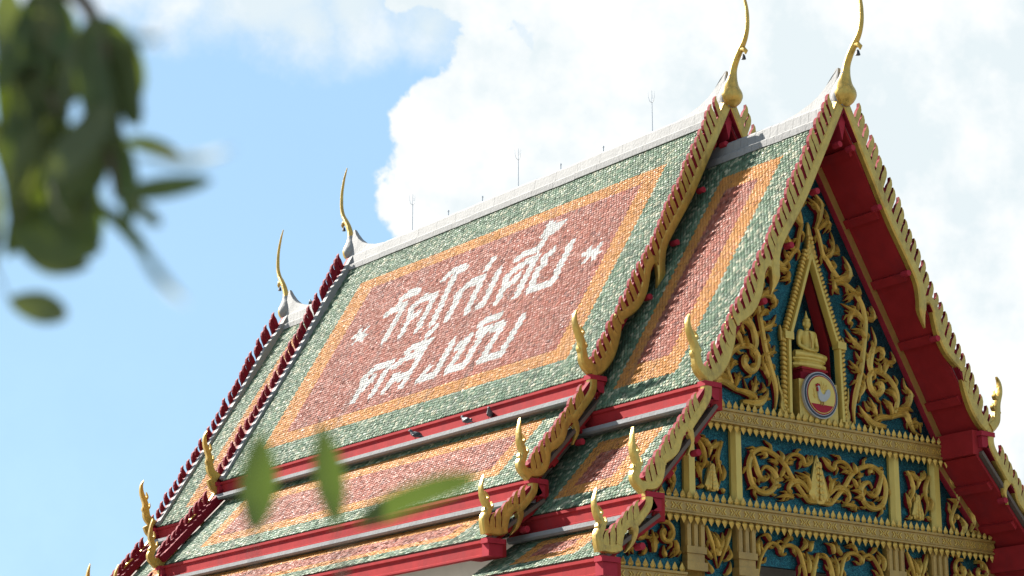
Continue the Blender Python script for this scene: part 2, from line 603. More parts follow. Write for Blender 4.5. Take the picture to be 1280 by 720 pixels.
STARS = [[(c[0], c[1]), (c[0] + a, c[1] + b)] for c in ((5.52, 3.37), (14.08, 3.37)) for a, b in ((.15, .2), (-.15, -.2), (.2, -.2), (-.2, .2), (-.3, .06), (.3, -.06))]


def letter_mask(Y, Sd):
    d = np.full(Y.shape, 9.0)
    for lst, hw in ((LETTERS, 0.122), (STARS, 0.068)):
        for st in lst:
            for (a, b) in zip(st[:-1], st[1:]):
                ax, ay, bx, by = a[0], a[1], b[0], b[1]
                L2 = (bx - ax) ** 2 + (by - ay) ** 2
                t = np.clip(((Y - ax) * (bx - ax) + (Sd - ay) * (by - ay)) / L2, 0, 1)
                dd = np.hypot(Y - ax - t * (bx - ax), Sd - ay - t * (by - ay)) - hw
                d = np.minimum(d, dd)
    return d < 0


C_RED, C_ORANGE, C_GREEN, C_WHITE = (np.array(c) for c in ((0.262, 0.080, 0.052), (0.40, 0.172, 0.043), (0.090, 0.146, 0.092), (0.43, 0.42, 0.40)))
C_PALE, C_DARKRED = np.array((0.29, 0.295, 0.205)), np.array((0.13, 0.037, 0.028))


def tile_field(name, top, eave, ya, yb, pat, side, letters, parent, seed, w=0.082, e=0.074):
    r = np.random.default_rng(seed)
    A, B = np.array((-top[0], top[1])), np.array((-eave[0], eave[1]))
    L = float(np.linalg.norm(B - A))
    sv = (B - A) / L
    nv = np.array((sv[1], -sv[0]))
    if nv[1] < 0:
        nv = -nv
    rows = int(round(L / e))
    e = L / rows
    ys, ss = [], []
    nw = int((yb - ya) / w)
    for i in range(rows):
        y = ya + (np.arange(nw) + 0.5 + 0.5 * (i % 2)) * w
        y = y[y < yb - 0.2 * w]
        ys.append(y)
        ss.append(np.full(y.shape, i * e))
    Y, S0 = np.concatenate(ys), np.concatenate(ss)
    n = len(Y)
    SC = S0 + e * 1.1
    (oy0, oy1, os0, os1), (ry0, ry1, rs0, rs1) = pat
    inn = lambda a, b, c, d: (Y > a) & (Y < b) & (SC > c) & (SC < d)
    oy0 = oy0
    orange = inn(oy0, oy1, os0, os1)
    red = inn(ry0, ry1, rs0, rs1)
    q = r.random(n)
    k = r.random(n)
    col = np.where((q < 0.30)[:, None], C_GREEN * 0.75 + C_PALE * 0.25, np.where((q < 0.46)[:, None], C_PALE, C_GREEN))
    col = np.where(((q > 0.46) & (q < 0.60))[:, None], C_GREEN * 0.74, col)
    col = np.where(orange[:, None], np.where((k < 0.06)[:, None], C_ORANGE * 0.6 + C_RED * 0.4, C_ORANGE), col)
    redc = np.where((q < 0.2)[:, None], C_RED * 0.8 + C_DARKRED * 0.2, np.where((q < 0.45)[:, None], C_RED * 0.72 + np.array((.37, .225, .175)) * 0.28, C_RED))
    redc = np.where((k < 0.05)[:, None], C_DARKRED, redc)
    col = np.where(red[:, None], redc, col)
    white = letter_mask(Y, SC) if letters else np.zeros(n, bool)
    col = np.where(white[:, None], C_WHITE, col)
    br = np.where(white, r.normal(1, 0.055, n), np.where(orange & ~red, r.normal(1, 0.05, n), r.normal(1, 0.085, n))).clip(0.7, 1.3)
    # rain streaks and grime: bands that run down the slope, stronger towards the eave
    gy = np.linspace(ya - .5, yb + .5, 400)
    ns = np.convolve(r.normal(0, 1, 440), np.hanning(11), 'same')[20:420]
    ns = ns / ns.std()
    streak = np.clip(np.interp(Y + .05 * np.sin(SC * 3), gy, ns), 0, 2.2) * (.25 + .75 * SC / L)
    blot = np.sin(Y * 1.7 + 2.1 * np.sin(SC * 1.1)) * np.sin(SC * 2.3 + 1.3 * np.sin(Y * .9))
    br = br * (1 - .085 * streak) * (1 + .05 * blot)
    grey = col.mean(1, keepdims=True) * np.array((1.0, .98, .9))
    col = col * (1 - .10 * streak[:, None]) + grey * .10 * streak[:, None]
    col = (col * br[:, None]).clip(0.01, 0.9)
    # geometry
    LU = np.array([-.485, .485, .485, .2, -.2, -.485]) * w
    LS = np.array([0, 0, 1.05, 1.55, 1.55, 1.05]) * e
    LH = np.array([0.002, 0.002, .011, .014, .014, .011])
    tw = r.normal(0, 0.0022, n)
    tl = r.normal(0, 0.002, n)
    U = Y[:, None] + LU[None] + r.normal(0, 0.004, n)[:, None]
    SS = S0[:, None] + LS[None] + r.normal(0, 0.006, n)[:, None]
    H = LH[None] + (LS / e)[None] * tl[:, None] + tw[:, None] * (LU / w)[None] * 2
    U = np.concatenate([U, U[:, 2:6]], 1)
    SS = np.concatenate([SS, SS[:, 2:6]], 1)
    H = np.concatenate([H, H[:, 2:6] - 0.006], 1)
    X = A[0] + sv[0] * SS + nv[0] * H
    Z = A[1] + sv[1] * SS + nv[1] * H
    V = np.stack([X * (1 if side < 0 else -1), U, Z], -1).reshape(-1, 3)
    base = (np.arange(n) * 10)[:, None]
    hexa = base + np.array([0, 5, 4, 3, 2, 1])[None]
    quads = [base + np.array(qd)[None] for qd in ((2, 3, 7, 6), (3, 4, 8, 7), (4, 5, 9, 8))]
    loops = np.concatenate([hexa.ravel()] + [x.ravel() for x in quads])
    tot = np.concatenate([np.full(n, 6), np.full(3 * n, 4)])
    start = np.concatenate([[0], np.cumsum(tot)[:-1]])
    me = bpy.data.meshes.new(name)
    me.vertices.add(len(V))
    me.vertices.foreach_set('co', V.ravel().astype(np.float32))
    me.loops.add(len(loops))
    me.loops.foreach_set('vertex_index', loops.astype(np.int32))
    me.polygons.add(len(tot))
    me.polygons.foreach_set('loop_start', start.astype(np.int32))
    me.polygons.foreach_set('loop_total', tot.astype(np.int32))
    at = me.color_attributes.new('Col', 'FLOAT_COLOR', 'POINT')
    rgba = np.concatenate([np.repeat(col, 10, 0), np.repeat(r.random(n) ** .6, 10)[:, None]], 1)
    at.data.foreach_set('color', rgba.ravel().astype(np.float32))
    me.materials.append(TILE)
    me.update(calc_edges=True)
    me.validate()
    return link(name, me, parent, 'stuff')


def off(top, eave, d, s):
    """line of a slope shifted by d along its normal; s = -1 left, +1 right"""
    A, B = Vector((top[0], top[1])), Vector((eave[0], eave[1]))
    t = (B - A).normalized()
    n = Vector((-t.y, t.x))
    if n.y < 0:
        n = -n
    return [((A + n * d).x * s, (A + n * d).y), ((B + n * d).x * s, (B + n * d).y)]


seed = 1
for sn, sec in SEC.items():
    for ti, (top, eave) in enumerate(sec['tiers']):
        for s in (-1, 1):
            ya, yb = sec['y0'] + 0.06, sec['y1'] - 0.06
            a, b = off(top, eave, -0.004, s)
            c, d = off(top, eave, -0.07, s)
            slope = MB().prism_y([a, b, d, c], ya, yb).build('roof_slope', UNDER, temple)
            if sn == 'front':
                ta, tb = sec['y0'] + 0.2, sec['y1'] - 0.1
            elif sn == 'rear':
                ta, tb = sec['y0'] + 0.1, sec['y1'] - 0.2
            else:
                ta, tb = ya + 0.14, yb - 0.14
            seed += 1
            tile_field('roof_tiles', top, eave, ta, tb, PAT[(sn, ti)], s, sn == 'main' and ti == 0 and s < 0, slope, seed)
            # eave: red fascia with a moulded top edge, cement gutter under it
            x, z = eave
            f = MB()
            poly = [(x + .005, z - .05), (x + .045, z - .05), (x + .045, z - .10), (x + .012, z - .125), (x + .012, z - .30), (x + .035, z - .31), (x + .035, z - .345), (x - .10, z - .345), (x - .10, z - .10)]
            f.prism_y(mir(poly, s), ya - 0.02, yb + 0.02)
            f.build('fascia', RED, temple)
            if ti < 2:
                gx, gz = x + .085, z - .43
                arc = [(gx + .1 * math.cos(t), gz + .075 * math.sin(t)) for t in [math.pi * k / 8 for k in range(9)]]
                poly = arc + [(gx - .16, gz), (gx - .16, gz - .03), (gx + .07, gz - .03)]
                poly = [(gx + .10, gz + .055), (gx - .2, gz + .075), (gx - .2, gz - .03), (gx + .055, gz - .055), (gx + .10, gz - .02)]
                gu = MB().prism_y(mir(poly, s), ya + (1.06 if s > 0 and sn == 'front' else 0.12), yb - 0.12).build('gutter', CEMENT, temple)
    # ridge cap
    zr = sec['zr']
    half = [(-.28, -.40), (-.28, -.27), (-.235, -.24), (-.19, -.21), (-.165, .0), (-.10, .055)]
    poly = [(x, zr + z) for x, z in half] + [(-x, zr + z) for x, z in reversed(half)]
    ra = sec['y0'] + (0.16 if sn != 'rear' else 0.9)
    rb = sec['y1'] - (0.16 if sn != 'front' else 0.02)
    m_ = MB()
    seg = 18
    rj = random.Random(5)
    for i in range(seg):                              # cast in lengths: tiny steps at the joints
        u0, u1 = ra + (rb - ra) * i / seg, ra + (rb - ra) * (i + 1) / seg - 0.006
        dz = rj.uniform(-.006, .006)
        m_.prism_y([(x, z + dz) for x, z in poly], u0, u1)
    m_.build('ridge_cap', PLASTER, temple)

# ------------------------------------------------------------------ bargeboards: naga rail, fins, tail finial
# traced on the left side of the main gable, (x,z)
T1_SEGS = [
    [(0.0, 16.88), (-.11, 16.66), (-.46, 15.97), (-.8, 15.31), (-1.2, 14.55), (-1.66, 13.82), (-1.87, 13.43), (-1.93, 13.08), (-1.93, 12.81), (-2.02, 12.52)],
    [(-1.93, 12.96), (-2.02, 13.08), (-2.15, 13.1), (-2.27, 12.94), (-2.33, 12.69), (-2.4, 12.44), (-2.59, 12.13), (-2.98, 11.83)],
    [(-3.0, 11.86), (-3.09, 11.45), (-3.27, 11.04), (-3.56, 10.74), (-3.77, 10.79), (-3.87, 10.94)],
]
T1_TAIL = [(-3.66, 10.72), (-3.84, 10.86), (-3.89, 11.03), (-3.92, 11.24), (-4.03, 11.49), (-4.05, 11.68), (-4.0, 11.82)]
T2_SEGS = [
    [(-3.66, 10.62), (-3.68, 10.32), (-3.95, 9.95), (-4.14, 9.71)],
    [(-4.11, 9.26), (-4.02, 9.49), (-4.07, 9.66), (-4.18, 9.74), (-4.32, 9.59), (-4.44, 9.31), (-4.72, 9.1)],
    [(-4.73, 9.12), (-4.78, 8.83), (-4.92, 8.66), (-5.2, 8.62)],
]
T2_TAIL = [(-5.14, 8.55), (-5.33, 8.72), (-5.27, 8.95), (-5.35, 9.18), (-5.35, 9.4), (-5.32, 9.60)]
T3_SEGS = [
    [(-5.04, 8.52), (-5.06, 8.29), (-5.27, 8.04), (-5.38, 7.94)],
    [(-5.52, 7.48), (-5.40, 7.63), (-5.34, 7.83), (-5.40, 7.94), (-5.52, 7.94), (-5.65, 7.79), (-5.71, 7.58)],
    [(-5.66, 7.56), (-5.85, 7.50), (-6.08, 7.52)],
]
T3_TAIL = [(-6.08, 7.44), (-6.13, 7.68), (-6.05, 7.88), (-6.15, 8.05), (-6.19, 8.24), (-6.13, 8.48)]
FIN_CACHE = {}
FR = random.Random(77)


def fin_mesh(L, rear):
    key = (round(L / 0.05), rear)
    if key not in FIN_CACHE:
        L = key[0] * 0.05
        h = lambda v: L - (0.36 - v) if v > 0.12 else v          # keeps the flame tip the same whatever the length
        poly = [(-.035, 0), (.05, 0), (.074, h(.13)), (.078, h(.2)), (.062, h(.265)), (.058, h(.31)), (.092, h(.385)), (.02, h(.35)), (-.035, h(.275)), (-.058, h(.19)), (-.055, .08)]
        m = MB().prism_y(poly, 0.0, 0.075, 0, 1)
        FIN_CACHE[key] = m.mesh('fin', [GOLD, MAROON])
    return FIN_CACHE[key]


def seg_hit(p, d, segs):
    best = None
    for P in segs:
        Q = smooth(P, 4)
        for a, b in zip(Q[:-1], Q[1:]):
            ex, ez = b[0] - a[0], b[1] - a[1]
            den = d[0] * ez - d[1] * ex
            if abs(den) < 1e-9:
                continue
            t = ((a[0] - p[0]) * ez - (a[1] - p[1]) * ex) / den
            u = ((a[0] - p[0]) * d[1] - (a[1] - p[1]) * d[0]) / den
            if 0 <= u <= 1 and 0.05 < t < 1.1 and (best is None or t < best):
                best = t
    return best


def bargeboard(sn, ti, side, dirn, y0, single=True):
    """side -1 left / +1 right, dirn -1 faces the front, +1 the rear"""
    sec, main = SEC[sn], SEC['main']
    (tx, tz), (ex, ez) = sec['tiers'][ti]
    mz0, mz1 = main['tiers'][ti][0][1], main['tiers'][ti][1][1]
    k = (tz - ez) / (mz0 - mz1) if ti == 0 else 1.0
    fit = lambda P: [(x * -side, ez + (z - mz1) * k) for x, z in P]
    SEGS, TAIL = ((T1_SEGS, T1_TAIL), (T2_SEGS, T2_TAIL), (T3_SEGS, T3_TAIL))[ti]
    segs, tail = [fit(P) for P in SEGS], fit(TAIL)
    if dirn > 0 and ti == 0:                          # the rear rails sit lower, behind their coping
        segs = [[(x, z - .26) for x, z in P] for P in segs]
    yf, yb = y0, y0 - dirn * 0.13
    W = (.195, .175, .16)[ti]
    m = MB()
    for i, P in enumerate(segs):
        if i == 0 and ti == 0:
            wf = lambda t: W * (1.0 if t < .86 else max(.05, 1 - (t - .86) / .14 * .95))
        elif i == 1 and ti > 0:
            wf = lambda t: W * (.12 + 2.2 * t if t < .4 else 1.0)
        elif i == 1:
            wf = lambda t: W * (.55 + 1.8 * t if t < .25 else 1.0)
        elif i == 2 and ti == 0:
            wf = lambda t: W * (1 + .3 * math.sin(math.pi * t))
        else:
            wf = lambda t: W
        dy = 0.004 * i
        m.ribbon(P, wf, yb - dirn * dy, yf - dirn * dy, RAIL, 0, 6)
    board = m.build('bargeboard', GOLD, temple)
    autosmooth(board, 35)
    # tail finial: a flame that rises from the end of the naga
    tm = MB()
    tm.ribbon(tail, lambda t: W * (1.05 * (1 - t) ** .75 + .04), yb + dirn * .012, yf + dirn * .012, RAIL, 0, 6)
    P = smooth(tail, 5)
    n = len(P)
    for fr, ln, back in ((.42, .12, 1), (.58, .15, 1), (.34, .09, -1)):
        j = int(fr * (n - 1))
        a, b = P[j - 1], P[j + 1]
        l = math.hypot(b[0] - a[0], b[1] - a[1])
        t = ((b[0] - a[0]) / l, (b[1] - a[1]) / l)
        inx = -side * back                            # towards the roof
        p = P[j]
        c = (p[0] + inx * W * .22, p[1])
        tm.ribbon([c, (c[0] + inx * ln * .45 + t[0] * ln * .3, c[1] + ln * .45), (c[0] + inx * ln * .5 + t[0] * ln, c[1] + ln * 1.2)], lambda q: W * .42 * (1 - q) + .008, yb + dirn * .02, yf - dirn * .012, RAIL, 0, 4)
    to = tm.build('tail_finial', GOLD, board)
    autosmooth(to, 35)
    # straight backing and plaster coping behind the rail
    t = Vector((-(ex - tx) * side, 0, -(ez - tz))).normalized()          # up the rake
    nrm = Vector((t.z * side, 0, -t.x * side))
    if nrm.z < 0:
        nrm = -nrm
    L0 = math.hypot(ex - tx, ez - tz)
    T0_ = Vector((tx * side, 0, tz))

    def tip_off(f):
        if ti == 0:
            return .45 - .36 * f if f < .55 else .252
        return (.49, .47)[ti - 1] - .15 * f

    def strip(lo, drop, ya_, yb_, nm, mt):
        up_ = []
        for i in range(13):
            f = i / 12
            p = T0_ - t * (L0 * f) + nrm * max(tip_off(f) - (drop if f > .12 or ti else .30), lo + .16)
            up_.append((p.x, p.z))
        dn = [(p.x, p.z) for p in (T0_ - t * L0 + nrm * lo, T0_ + nrm * lo)]
        if ti == 0:                                   # stop at the middle of the gable
            up_ = [q for q in up_ if q[0] * side > 0.001]
            q = up_[0]
            up_ = [(0, q[1] + abs(q[0]) * 1.75)] + up_
            dn[1] = (0, dn[1][1] + (abs(dn[1][0]) if dn[1][0] * side > 0 else -abs(dn[1][0])) * 1.69)
        MB().prism_y(up_ + dn, ya_, yb_).build(nm, mt, board)

    strip(-.09 if ti == 0 else .06, .30 if dirn < 0 else .22, y0 - dirn * .145, y0 - dirn * .30, 'rake_coping', PLASTER if ti == 0 else MAROON)
    strip(-.09 if ti == 0 else .10, .27 if side > 0 or dirn > 0 else .115, y0 - dirn * .03, y0 - dirn * .142, 'backing', MAROON)
    # fins
    ax = (t * .20 + nrm * .30).normalized()
    pitch = (.218, .18, .17)[ti]
    s0, s1 = ((.20, .30, .36)[ti], L0 + (-.10, -.02, -.05)[ti])
    cnt = int((s1 - s0) / pitch)
    joined = MB()
    for i in range(cnt + 1):
        sd = s0 + i * pitch
        tip = T0_ - t * sd + nrm * tip_off(sd / L0)
        hit = seg_hit((tip.x, tip.z), (-ax.x, -ax.z), segs)
        L = min(max(hit + .04 if hit else .42, .36), .85)
        L = round(L / 0.05) * 0.05
        base = tip - ax * L
        exv = (t - ax * t.dot(ax)).normalized()
        eyv = Vector((0, -dirn, 0))
        M = Matrix(((exv.x, eyv.x, ax.x, base.x), (exv.y, eyv.y, ax.y, y0 - dirn * .012), (exv.z, eyv.z, ax.z, base.z), (0, 0, 0, 1)))
        M = M @ Matrix.Rotation(FR.uniform(-.06, .06), 4, 'Y') @ Matrix.Diagonal((FR.uniform(.82, .98), 1, FR.uniform(.95, 1.05), 1))
        me = fin_mesh(L, dirn > 0)
        if single:
            o = link('fin', me, board)
            o.matrix_world = M
        else:
            joined.add([M @ v.co for v in me.vertices], [tuple(p.vertices) for p in me.polygons], [p.material_index for p in me.polygons])
    if not single:
        joined.build('fins', [GOLD, MAROON], board)
    # red purlin ends that poke out beside the rail
    for fr in ((.12, .3, .5, .70) if ti == 0 else (.45,) if ti == 1 else (.5,)):
        sd = L0 * fr
        p = Vector((tx * side, 0, tz)) - t * sd - nrm * (.30 if ti == 0 else .26)
        MB().tube([(p.x, y0 - dirn * .02 + dirn * .03, p.z), (p.x, y0 - dirn * 0.16, p.z)], [.06, .06], 10).build('purlin_end', RED_PINK, board)
    # eave block and the post that carries the tail
    bx, bz = ex * side, ez
    blk = MB()
    for (xa, xb, za, zb, pr) in ((ex - .20, ex + .10, ez - .36, ez - .145, .03), (ex - .24, ex + .15, ez - .14, ez - .05, .0)):
        ys_ = (y0 - dirn * (.2 + pr), y0 - dirn * (.0 + pr))
        blk.box(min(xa * side, xb * side), max(xa * side, xb * side), min(ys_), max(ys_), za, zb)
    blk.build('eave_block', RED_PINK, board)
    return board


for ti in range(3):
    for s in (-1, 1):
        bargeboard('front', ti, s, -1, 0.0)
        bargeboard('main', ti, s, -1, 3.12, s < 0 or ti == 0)
        bargeboard('main', ti, s, 1, 17.2, s < 0 and ti == 0)
        bargeboard('rear', ti, s, 1, 20.3, s < 0 and ti == 0)

# ------------------------------------------------------------------ finials on the ridge ends
CHOFA = [((0, -.07), .03), ((0, -.05), .11), ((.01, .02), .19), ((.01, .13), .243), ((.01, .24), .235), ((0, .36), .180), ((-.03, .48), .125), ((-.06, .60), .092), ((-.10, .74), .074), ((-.18, .90), .070),
         ((-.31, 1.08), .066), ((-.44, 1.25), .056), ((-.52, 1.46), .047), ((-.54, 1.70), .042), ((-.52, 1.95), .036), ((-.43, 2.27), .028), ((-.31, 2.52), .012)]


def finial(y0, zr, dirn):
    m = MB()
    P = smooth([(p[0], p[1], r) for p, r in CHOFA], 4)
    pts = [(0, y0 - dirn * p[0], zr + p[1]) for p in P]
    m.tube(pts, [p[2] for p in P], 16, 0)
    # the lower part is plastered at the back, gilded in front
    fm = []
    V = [Vector(v) for v in m.v]
    for f in m.f:
        c = sum((V[i] for i in f), Vector()) / len(f)
        n = (V[f[1]] - V[f[0]]).cross(V[f[2]] - V[f[1]]) if len(f) > 2 else Vector((0, 0, 1))
        pc = min(pts, key=lambda q: (Vector(q) - c).length)
        fm.append(1 if c.z - zr < .62 and (c.y - pc[1]) * dirn < 0.02 else 0)
    m.m = fm
    # beak
    bk = [(0, y0 - dirn * d, zr + z) for d, z in ((-.30, 1.07), (-.41, 1.06), (-.475, 1.0), (-.46, .94))]
    m.tube(bk, [.05, .06, .042, .012], 8, 0)
    o = m.build('ridge_finial', [GOLD, PLASTER], temple)
    autosmooth(o, 50)
    b = MB()
    by = y0 + dirn * .40
    b.tube([(0, by, zr + .96), (0, by, zr + .93), (0, by, zr + .885), (0, by, zr + .85), (0, by, zr + .845)], [.008, .03, .042, .05, .02], 10)
    b.build('bell', DARK, o)
    sw = [(1.7, .05), (1.2, .11), (.85, .20), (.6, .30), (.4, .44), (.25, .60), (.16, .74), (.10, .74), (.10, .3), (.25, -.05), (1.7, -.05)]
    sm = MB()
    n = len(sw)
    half = [(.12, .11)[i > 4] if i < 9 else .16 for i in range(n)]
    half = [.09, .09, .085, .08, .075, .06, .03, .03, .09, .16, .16]
    v = [(-h, y0 - dirn * a, zr + z) for (a, z), h in zip(sw, half)] + [(h, y0 - dirn * a, zr + z) for (a, z), h in zip(sw, half)]
    sm.add(v, [tuple(range(n))[::-1], tuple(range(n, 2 * n))] + [(i, (i + 1) % n, (i + 1) % n + n, i + n) for i in range(n)])
    sm.build('plaster_upsweep', PLASTER, o)
    # end of the ridge beam under the apex
    rb_ = MB().prism_y([(0, zr - .02), (-.11, zr - .30), (0, zr - .72), (.11, zr - .30)], y0 - dirn * .10, y0 - dirn * .9)
    rb_.build('ridge_beam_end', RED_PINK, o)
    return o


finial(0.0, 15.85, -1)
finial(3.12, 16.75, -1)
finial(17.2, 16.75, 1)
finial(20.3, 15.85, 1)


# ------------------------------------------------------------------ soffits, gable walls
PY = 1.15                                            # plane of the pediment
for sn, ya, yb in (('front', .15, PY), ('main', 3.27, 4.0), ('rear', 19.0, 20.15)):
    sec = SEC[sn]
    for ti, (top, eave) in enumerate(sec['tiers']):
        for s in (-1, 1):
            (a, b), (c, d) = off(top, eave, -.09, s), off(top, eave, -.15, s)
            if ti == 0:
                a, c = (0, a[1] - abs(a[0]) * 1.66), (0, c[1] - abs(c[0]) * 1.66)
            so = MB().prism_y([a, b, d, c], ya, yb).build('soffit', RED, temple)
            eb = (eave[0] - .36) * s, (eave[0] - .104) * s
            MB().box(min(eb), max(eb), ya - .02, yb, eave[1] - (.50 if ti < 2 else .34), eave[1] - .03).build('eave_beam', RED, temple)
            n = (5, 2, 1)[ti]
            A, B = Vector(off(top, eave, -.15, s)[0]), Vector(off(top, eave, -.15, s)[1])
            t = (B - A).normalized()
            nn = Vector((-t.y, t.x))
            if nn.y > 0:
                nn = -nn
            for k in range(n):
                fr = ((.13, .32, .51, .70, .89), (.30, .72), (.5,))[ti][k]
                p = A.lerp(B, fr)
                q = [p - t * .085 - nn * .01, p + t * .085 - nn * .01, p + t * .085 + nn * .085, p - t * .085 + nn * .085]
                MB().prism_y([tuple(v) for v in q], ya + .06, yb).build('purlin', RED, so)
# main gable wall above the front roof
MB().prism_y([(0, 16.45), (-3.45, 10.6), (3.45, 10.6)], 4.0, 4.1).build('gable_wall', MAROON, temple)
MB().prism_y([(0, 15.5), (-3.4, 9.9), (3.4, 9.9)], 18.95, 19.05).build('gable_wall', MAROON, temple)

# ------------------------------------------------------------------ pediment
NICHE = [(0, 13.22), (.60, 11.40), (.63, 9.70)]


def roof_x(z, ti, d):
    (a, b) = off(*SEC['front']['tiers'][ti], d, 1)
    return a[0] + (b[0] - a[0]) * (a[1] - z) / (a[1] - b[1])


ped = MB()
for s in (-1, 1):
    ped.prism_y(mir([(0, 15.55), (0, 13.22), (.60, 11.40), (.63, 9.55), (3.62, 9.55)], s), PY, PY + .1)
pediment = ped.build('pediment_panel', TEAL, temple)
nb = MB().prism_y([(0, 13.3), (-.68, 11.4), (-.70, 9.5), (.70, 9.5), (.68, 11.4)], 1.50, 1.56)
nb.build('niche_back', TEAL, temple)
rv = MB()
for s in (-1, 1):
    for (a, b) in zip(NICHE[:-1], NICHE[1:]):
        rv.prism_y(mir([a, b, (b[0] + .07, b[1]), (a[0] + .07, a[1])], s), PY + .004, 1.5)
rv.build('niche_reveal', RED, temple)
MB().prism_y([(-.68, 9.75), (.68, 9.75), (.68, 9.6), (-.68, 9.6)], 1.0, 1.5).build('niche_floor', BROWN_GOLD, temple)
# second and third rows
r2 = [(roof_x(9.5, 1, -.12), 9.5), (roof_x(7.86, 1, -.12), 7.86)]
MB().prism_y([(-r2[0][0], 9.548), (r2[0][0], 9.548), (r2[1][0], 7.86), (-r2[1][0], 7.86)], PY + .002, PY + .1).build('pediment_panel', TEAL, temple)
r3 = [(roof_x(7.48, 2, -.1), 7.48), (roof_x(6.7, 2, -.1), 6.7)]
MB().prism_y([(-r3[0][0], 7.855), (r3[0][0], 7.855), (r3[0][0], 7.48), (r3[1][0], 6.72), (r3[1][0], 6.62), (1.72, 6.62), (1.72, 7.05), (-1.72, 7.05), (-1.72, 6.62), (-r3[1][0], 6.62), (-r3[1][0], 6.72), (-r3[0][0], 7.48)], PY + .004, PY + .1).build('pediment_panel', TEAL, temple)
# dull gold edge frame under the roof, with a thin red line
for s in (-1, 1):
    for ti, (z0, z1) in enumerate(((15.2, 9.75), (9.42, 8.1), (7.45, 6.75))):
        top, eave = SEC['front']['tiers'][ti]
        P = lambda d, z: (roof_x(z, ti, d) * s, z)
        o1, o2 = ((-.155, -.33), (-.155, -.29), (-.15, -.26))[ti]
        za = z0 if ti else 15.2
        fr = MB()
        top_o = P(o1, z0) if ti else (0, off(top, eave, o1, 1)[0][1] + off(top, eave, o1, 1)[0][0] * 1.63)
        top_i = P(o2, z0) if ti else (0, off(top, eave, o2, 1)[0][1] + off(top, eave, o2, 1)[0][0] * 1.63)
        fr.prism_y([top_o, P(o1, z1), P(o2, z1), top_i], PY - .10, PY)
        fo = fr.build('edge_frame', BROWN_GOLD, temple)
        top_j = P(o2 - .014, z0) if ti else (0, off(top, eave, o2 - .014, 1)[0][1] + off(top, eave, o2 - .014, 1)[0][0] * 1.63)
        MB().prism_y([top_i, P(o2, z1), P(o2 - .014, z1), top_j], PY - .115, PY).build('red_edge', RED_PINK, fo)

# niche frame: smooth inner rail, twisted outer band, knots at the bend, curled feet
rail = MB()
for s in (-1, 1):
    rail.ribbon(mir([(0, 13.10), (.30, 12.28), (.63, 11.40)], s), lambda t: .085, PY, PY - .14, RAIL, 0, 3)
    rail.ribbon(mir([(.66, 11.42), (.675, 10.6), (.69, 9.92)], s), lambda t: .085, PY, PY - .14, RAIL, 0, 3)
    rail.box(min(.58 * s, .80 * s), max(.58 * s, .80 * s), PY - .16, PY, 11.33, 11.47)
nf = rail.build('niche_frame', GOLD_PLAIN, temple)
autosmooth(nf, 35)
tw = MB()
for s in (-1, 1):
    for a, b, n in (((.09, 13.18), (.73, 11.45), 22), ((.77, 11.36), (.79, 10.0), 15)):
        d = Vector((b[0] - a[0], 0, b[1] - a[1])).normalized()
        for i in range(n):
            f = (i + .5) / n
            c = (s * (a[0] + (b[0] - a[0]) * f), PY - .05, a[1] + (b[1] - a[1]) * f)
            rot = Matrix.Rotation(s * (.9), 3, 'Y')
            tw.ellipsoid(c, (.042, .075, .075), 8, 6, 0, rot)
    tw.ribbon(mir([(.76, 10.0), (.80, 9.95), (.86, 10.05), (.84, 10.22), (.90, 10.40), (.93, 10.62)], s), lambda t: .13 * (1 - t) + .015, PY, PY - .10, CARVE)
    tw.ribbon(mir([(.72, 10.02), (.66, 9.9), (.74, 9.82), (.86, 9.86), (.92, 9.98)], s), lambda t: .12 * (1 - .6 * t), PY, PY - .12, CARVE)
    tw.ribbon(mir([(.80, 11.30), (.83, 11.45), (.82, 11.60)], s), lambda t: .08 * (1 - t) + .01, PY, PY - .10, CARVE)
tw.ribbon([(0, 12.98), (0, 13.2), (0, 13.45), (0, 13.75)], lambda t: .22 * (1 - t) ** .6 + .02, PY, PY - .13, CARVE)
for i in range(5):
    for s in (-1, 1):
        tw.ellipsoid((s * (.03 + .016 * i), PY - .09, 13.42 - i * .085), (.045, .05, .055), 7, 5)
to_ = tw.build('twisted_band', GOLD_CARVED, nf, True)

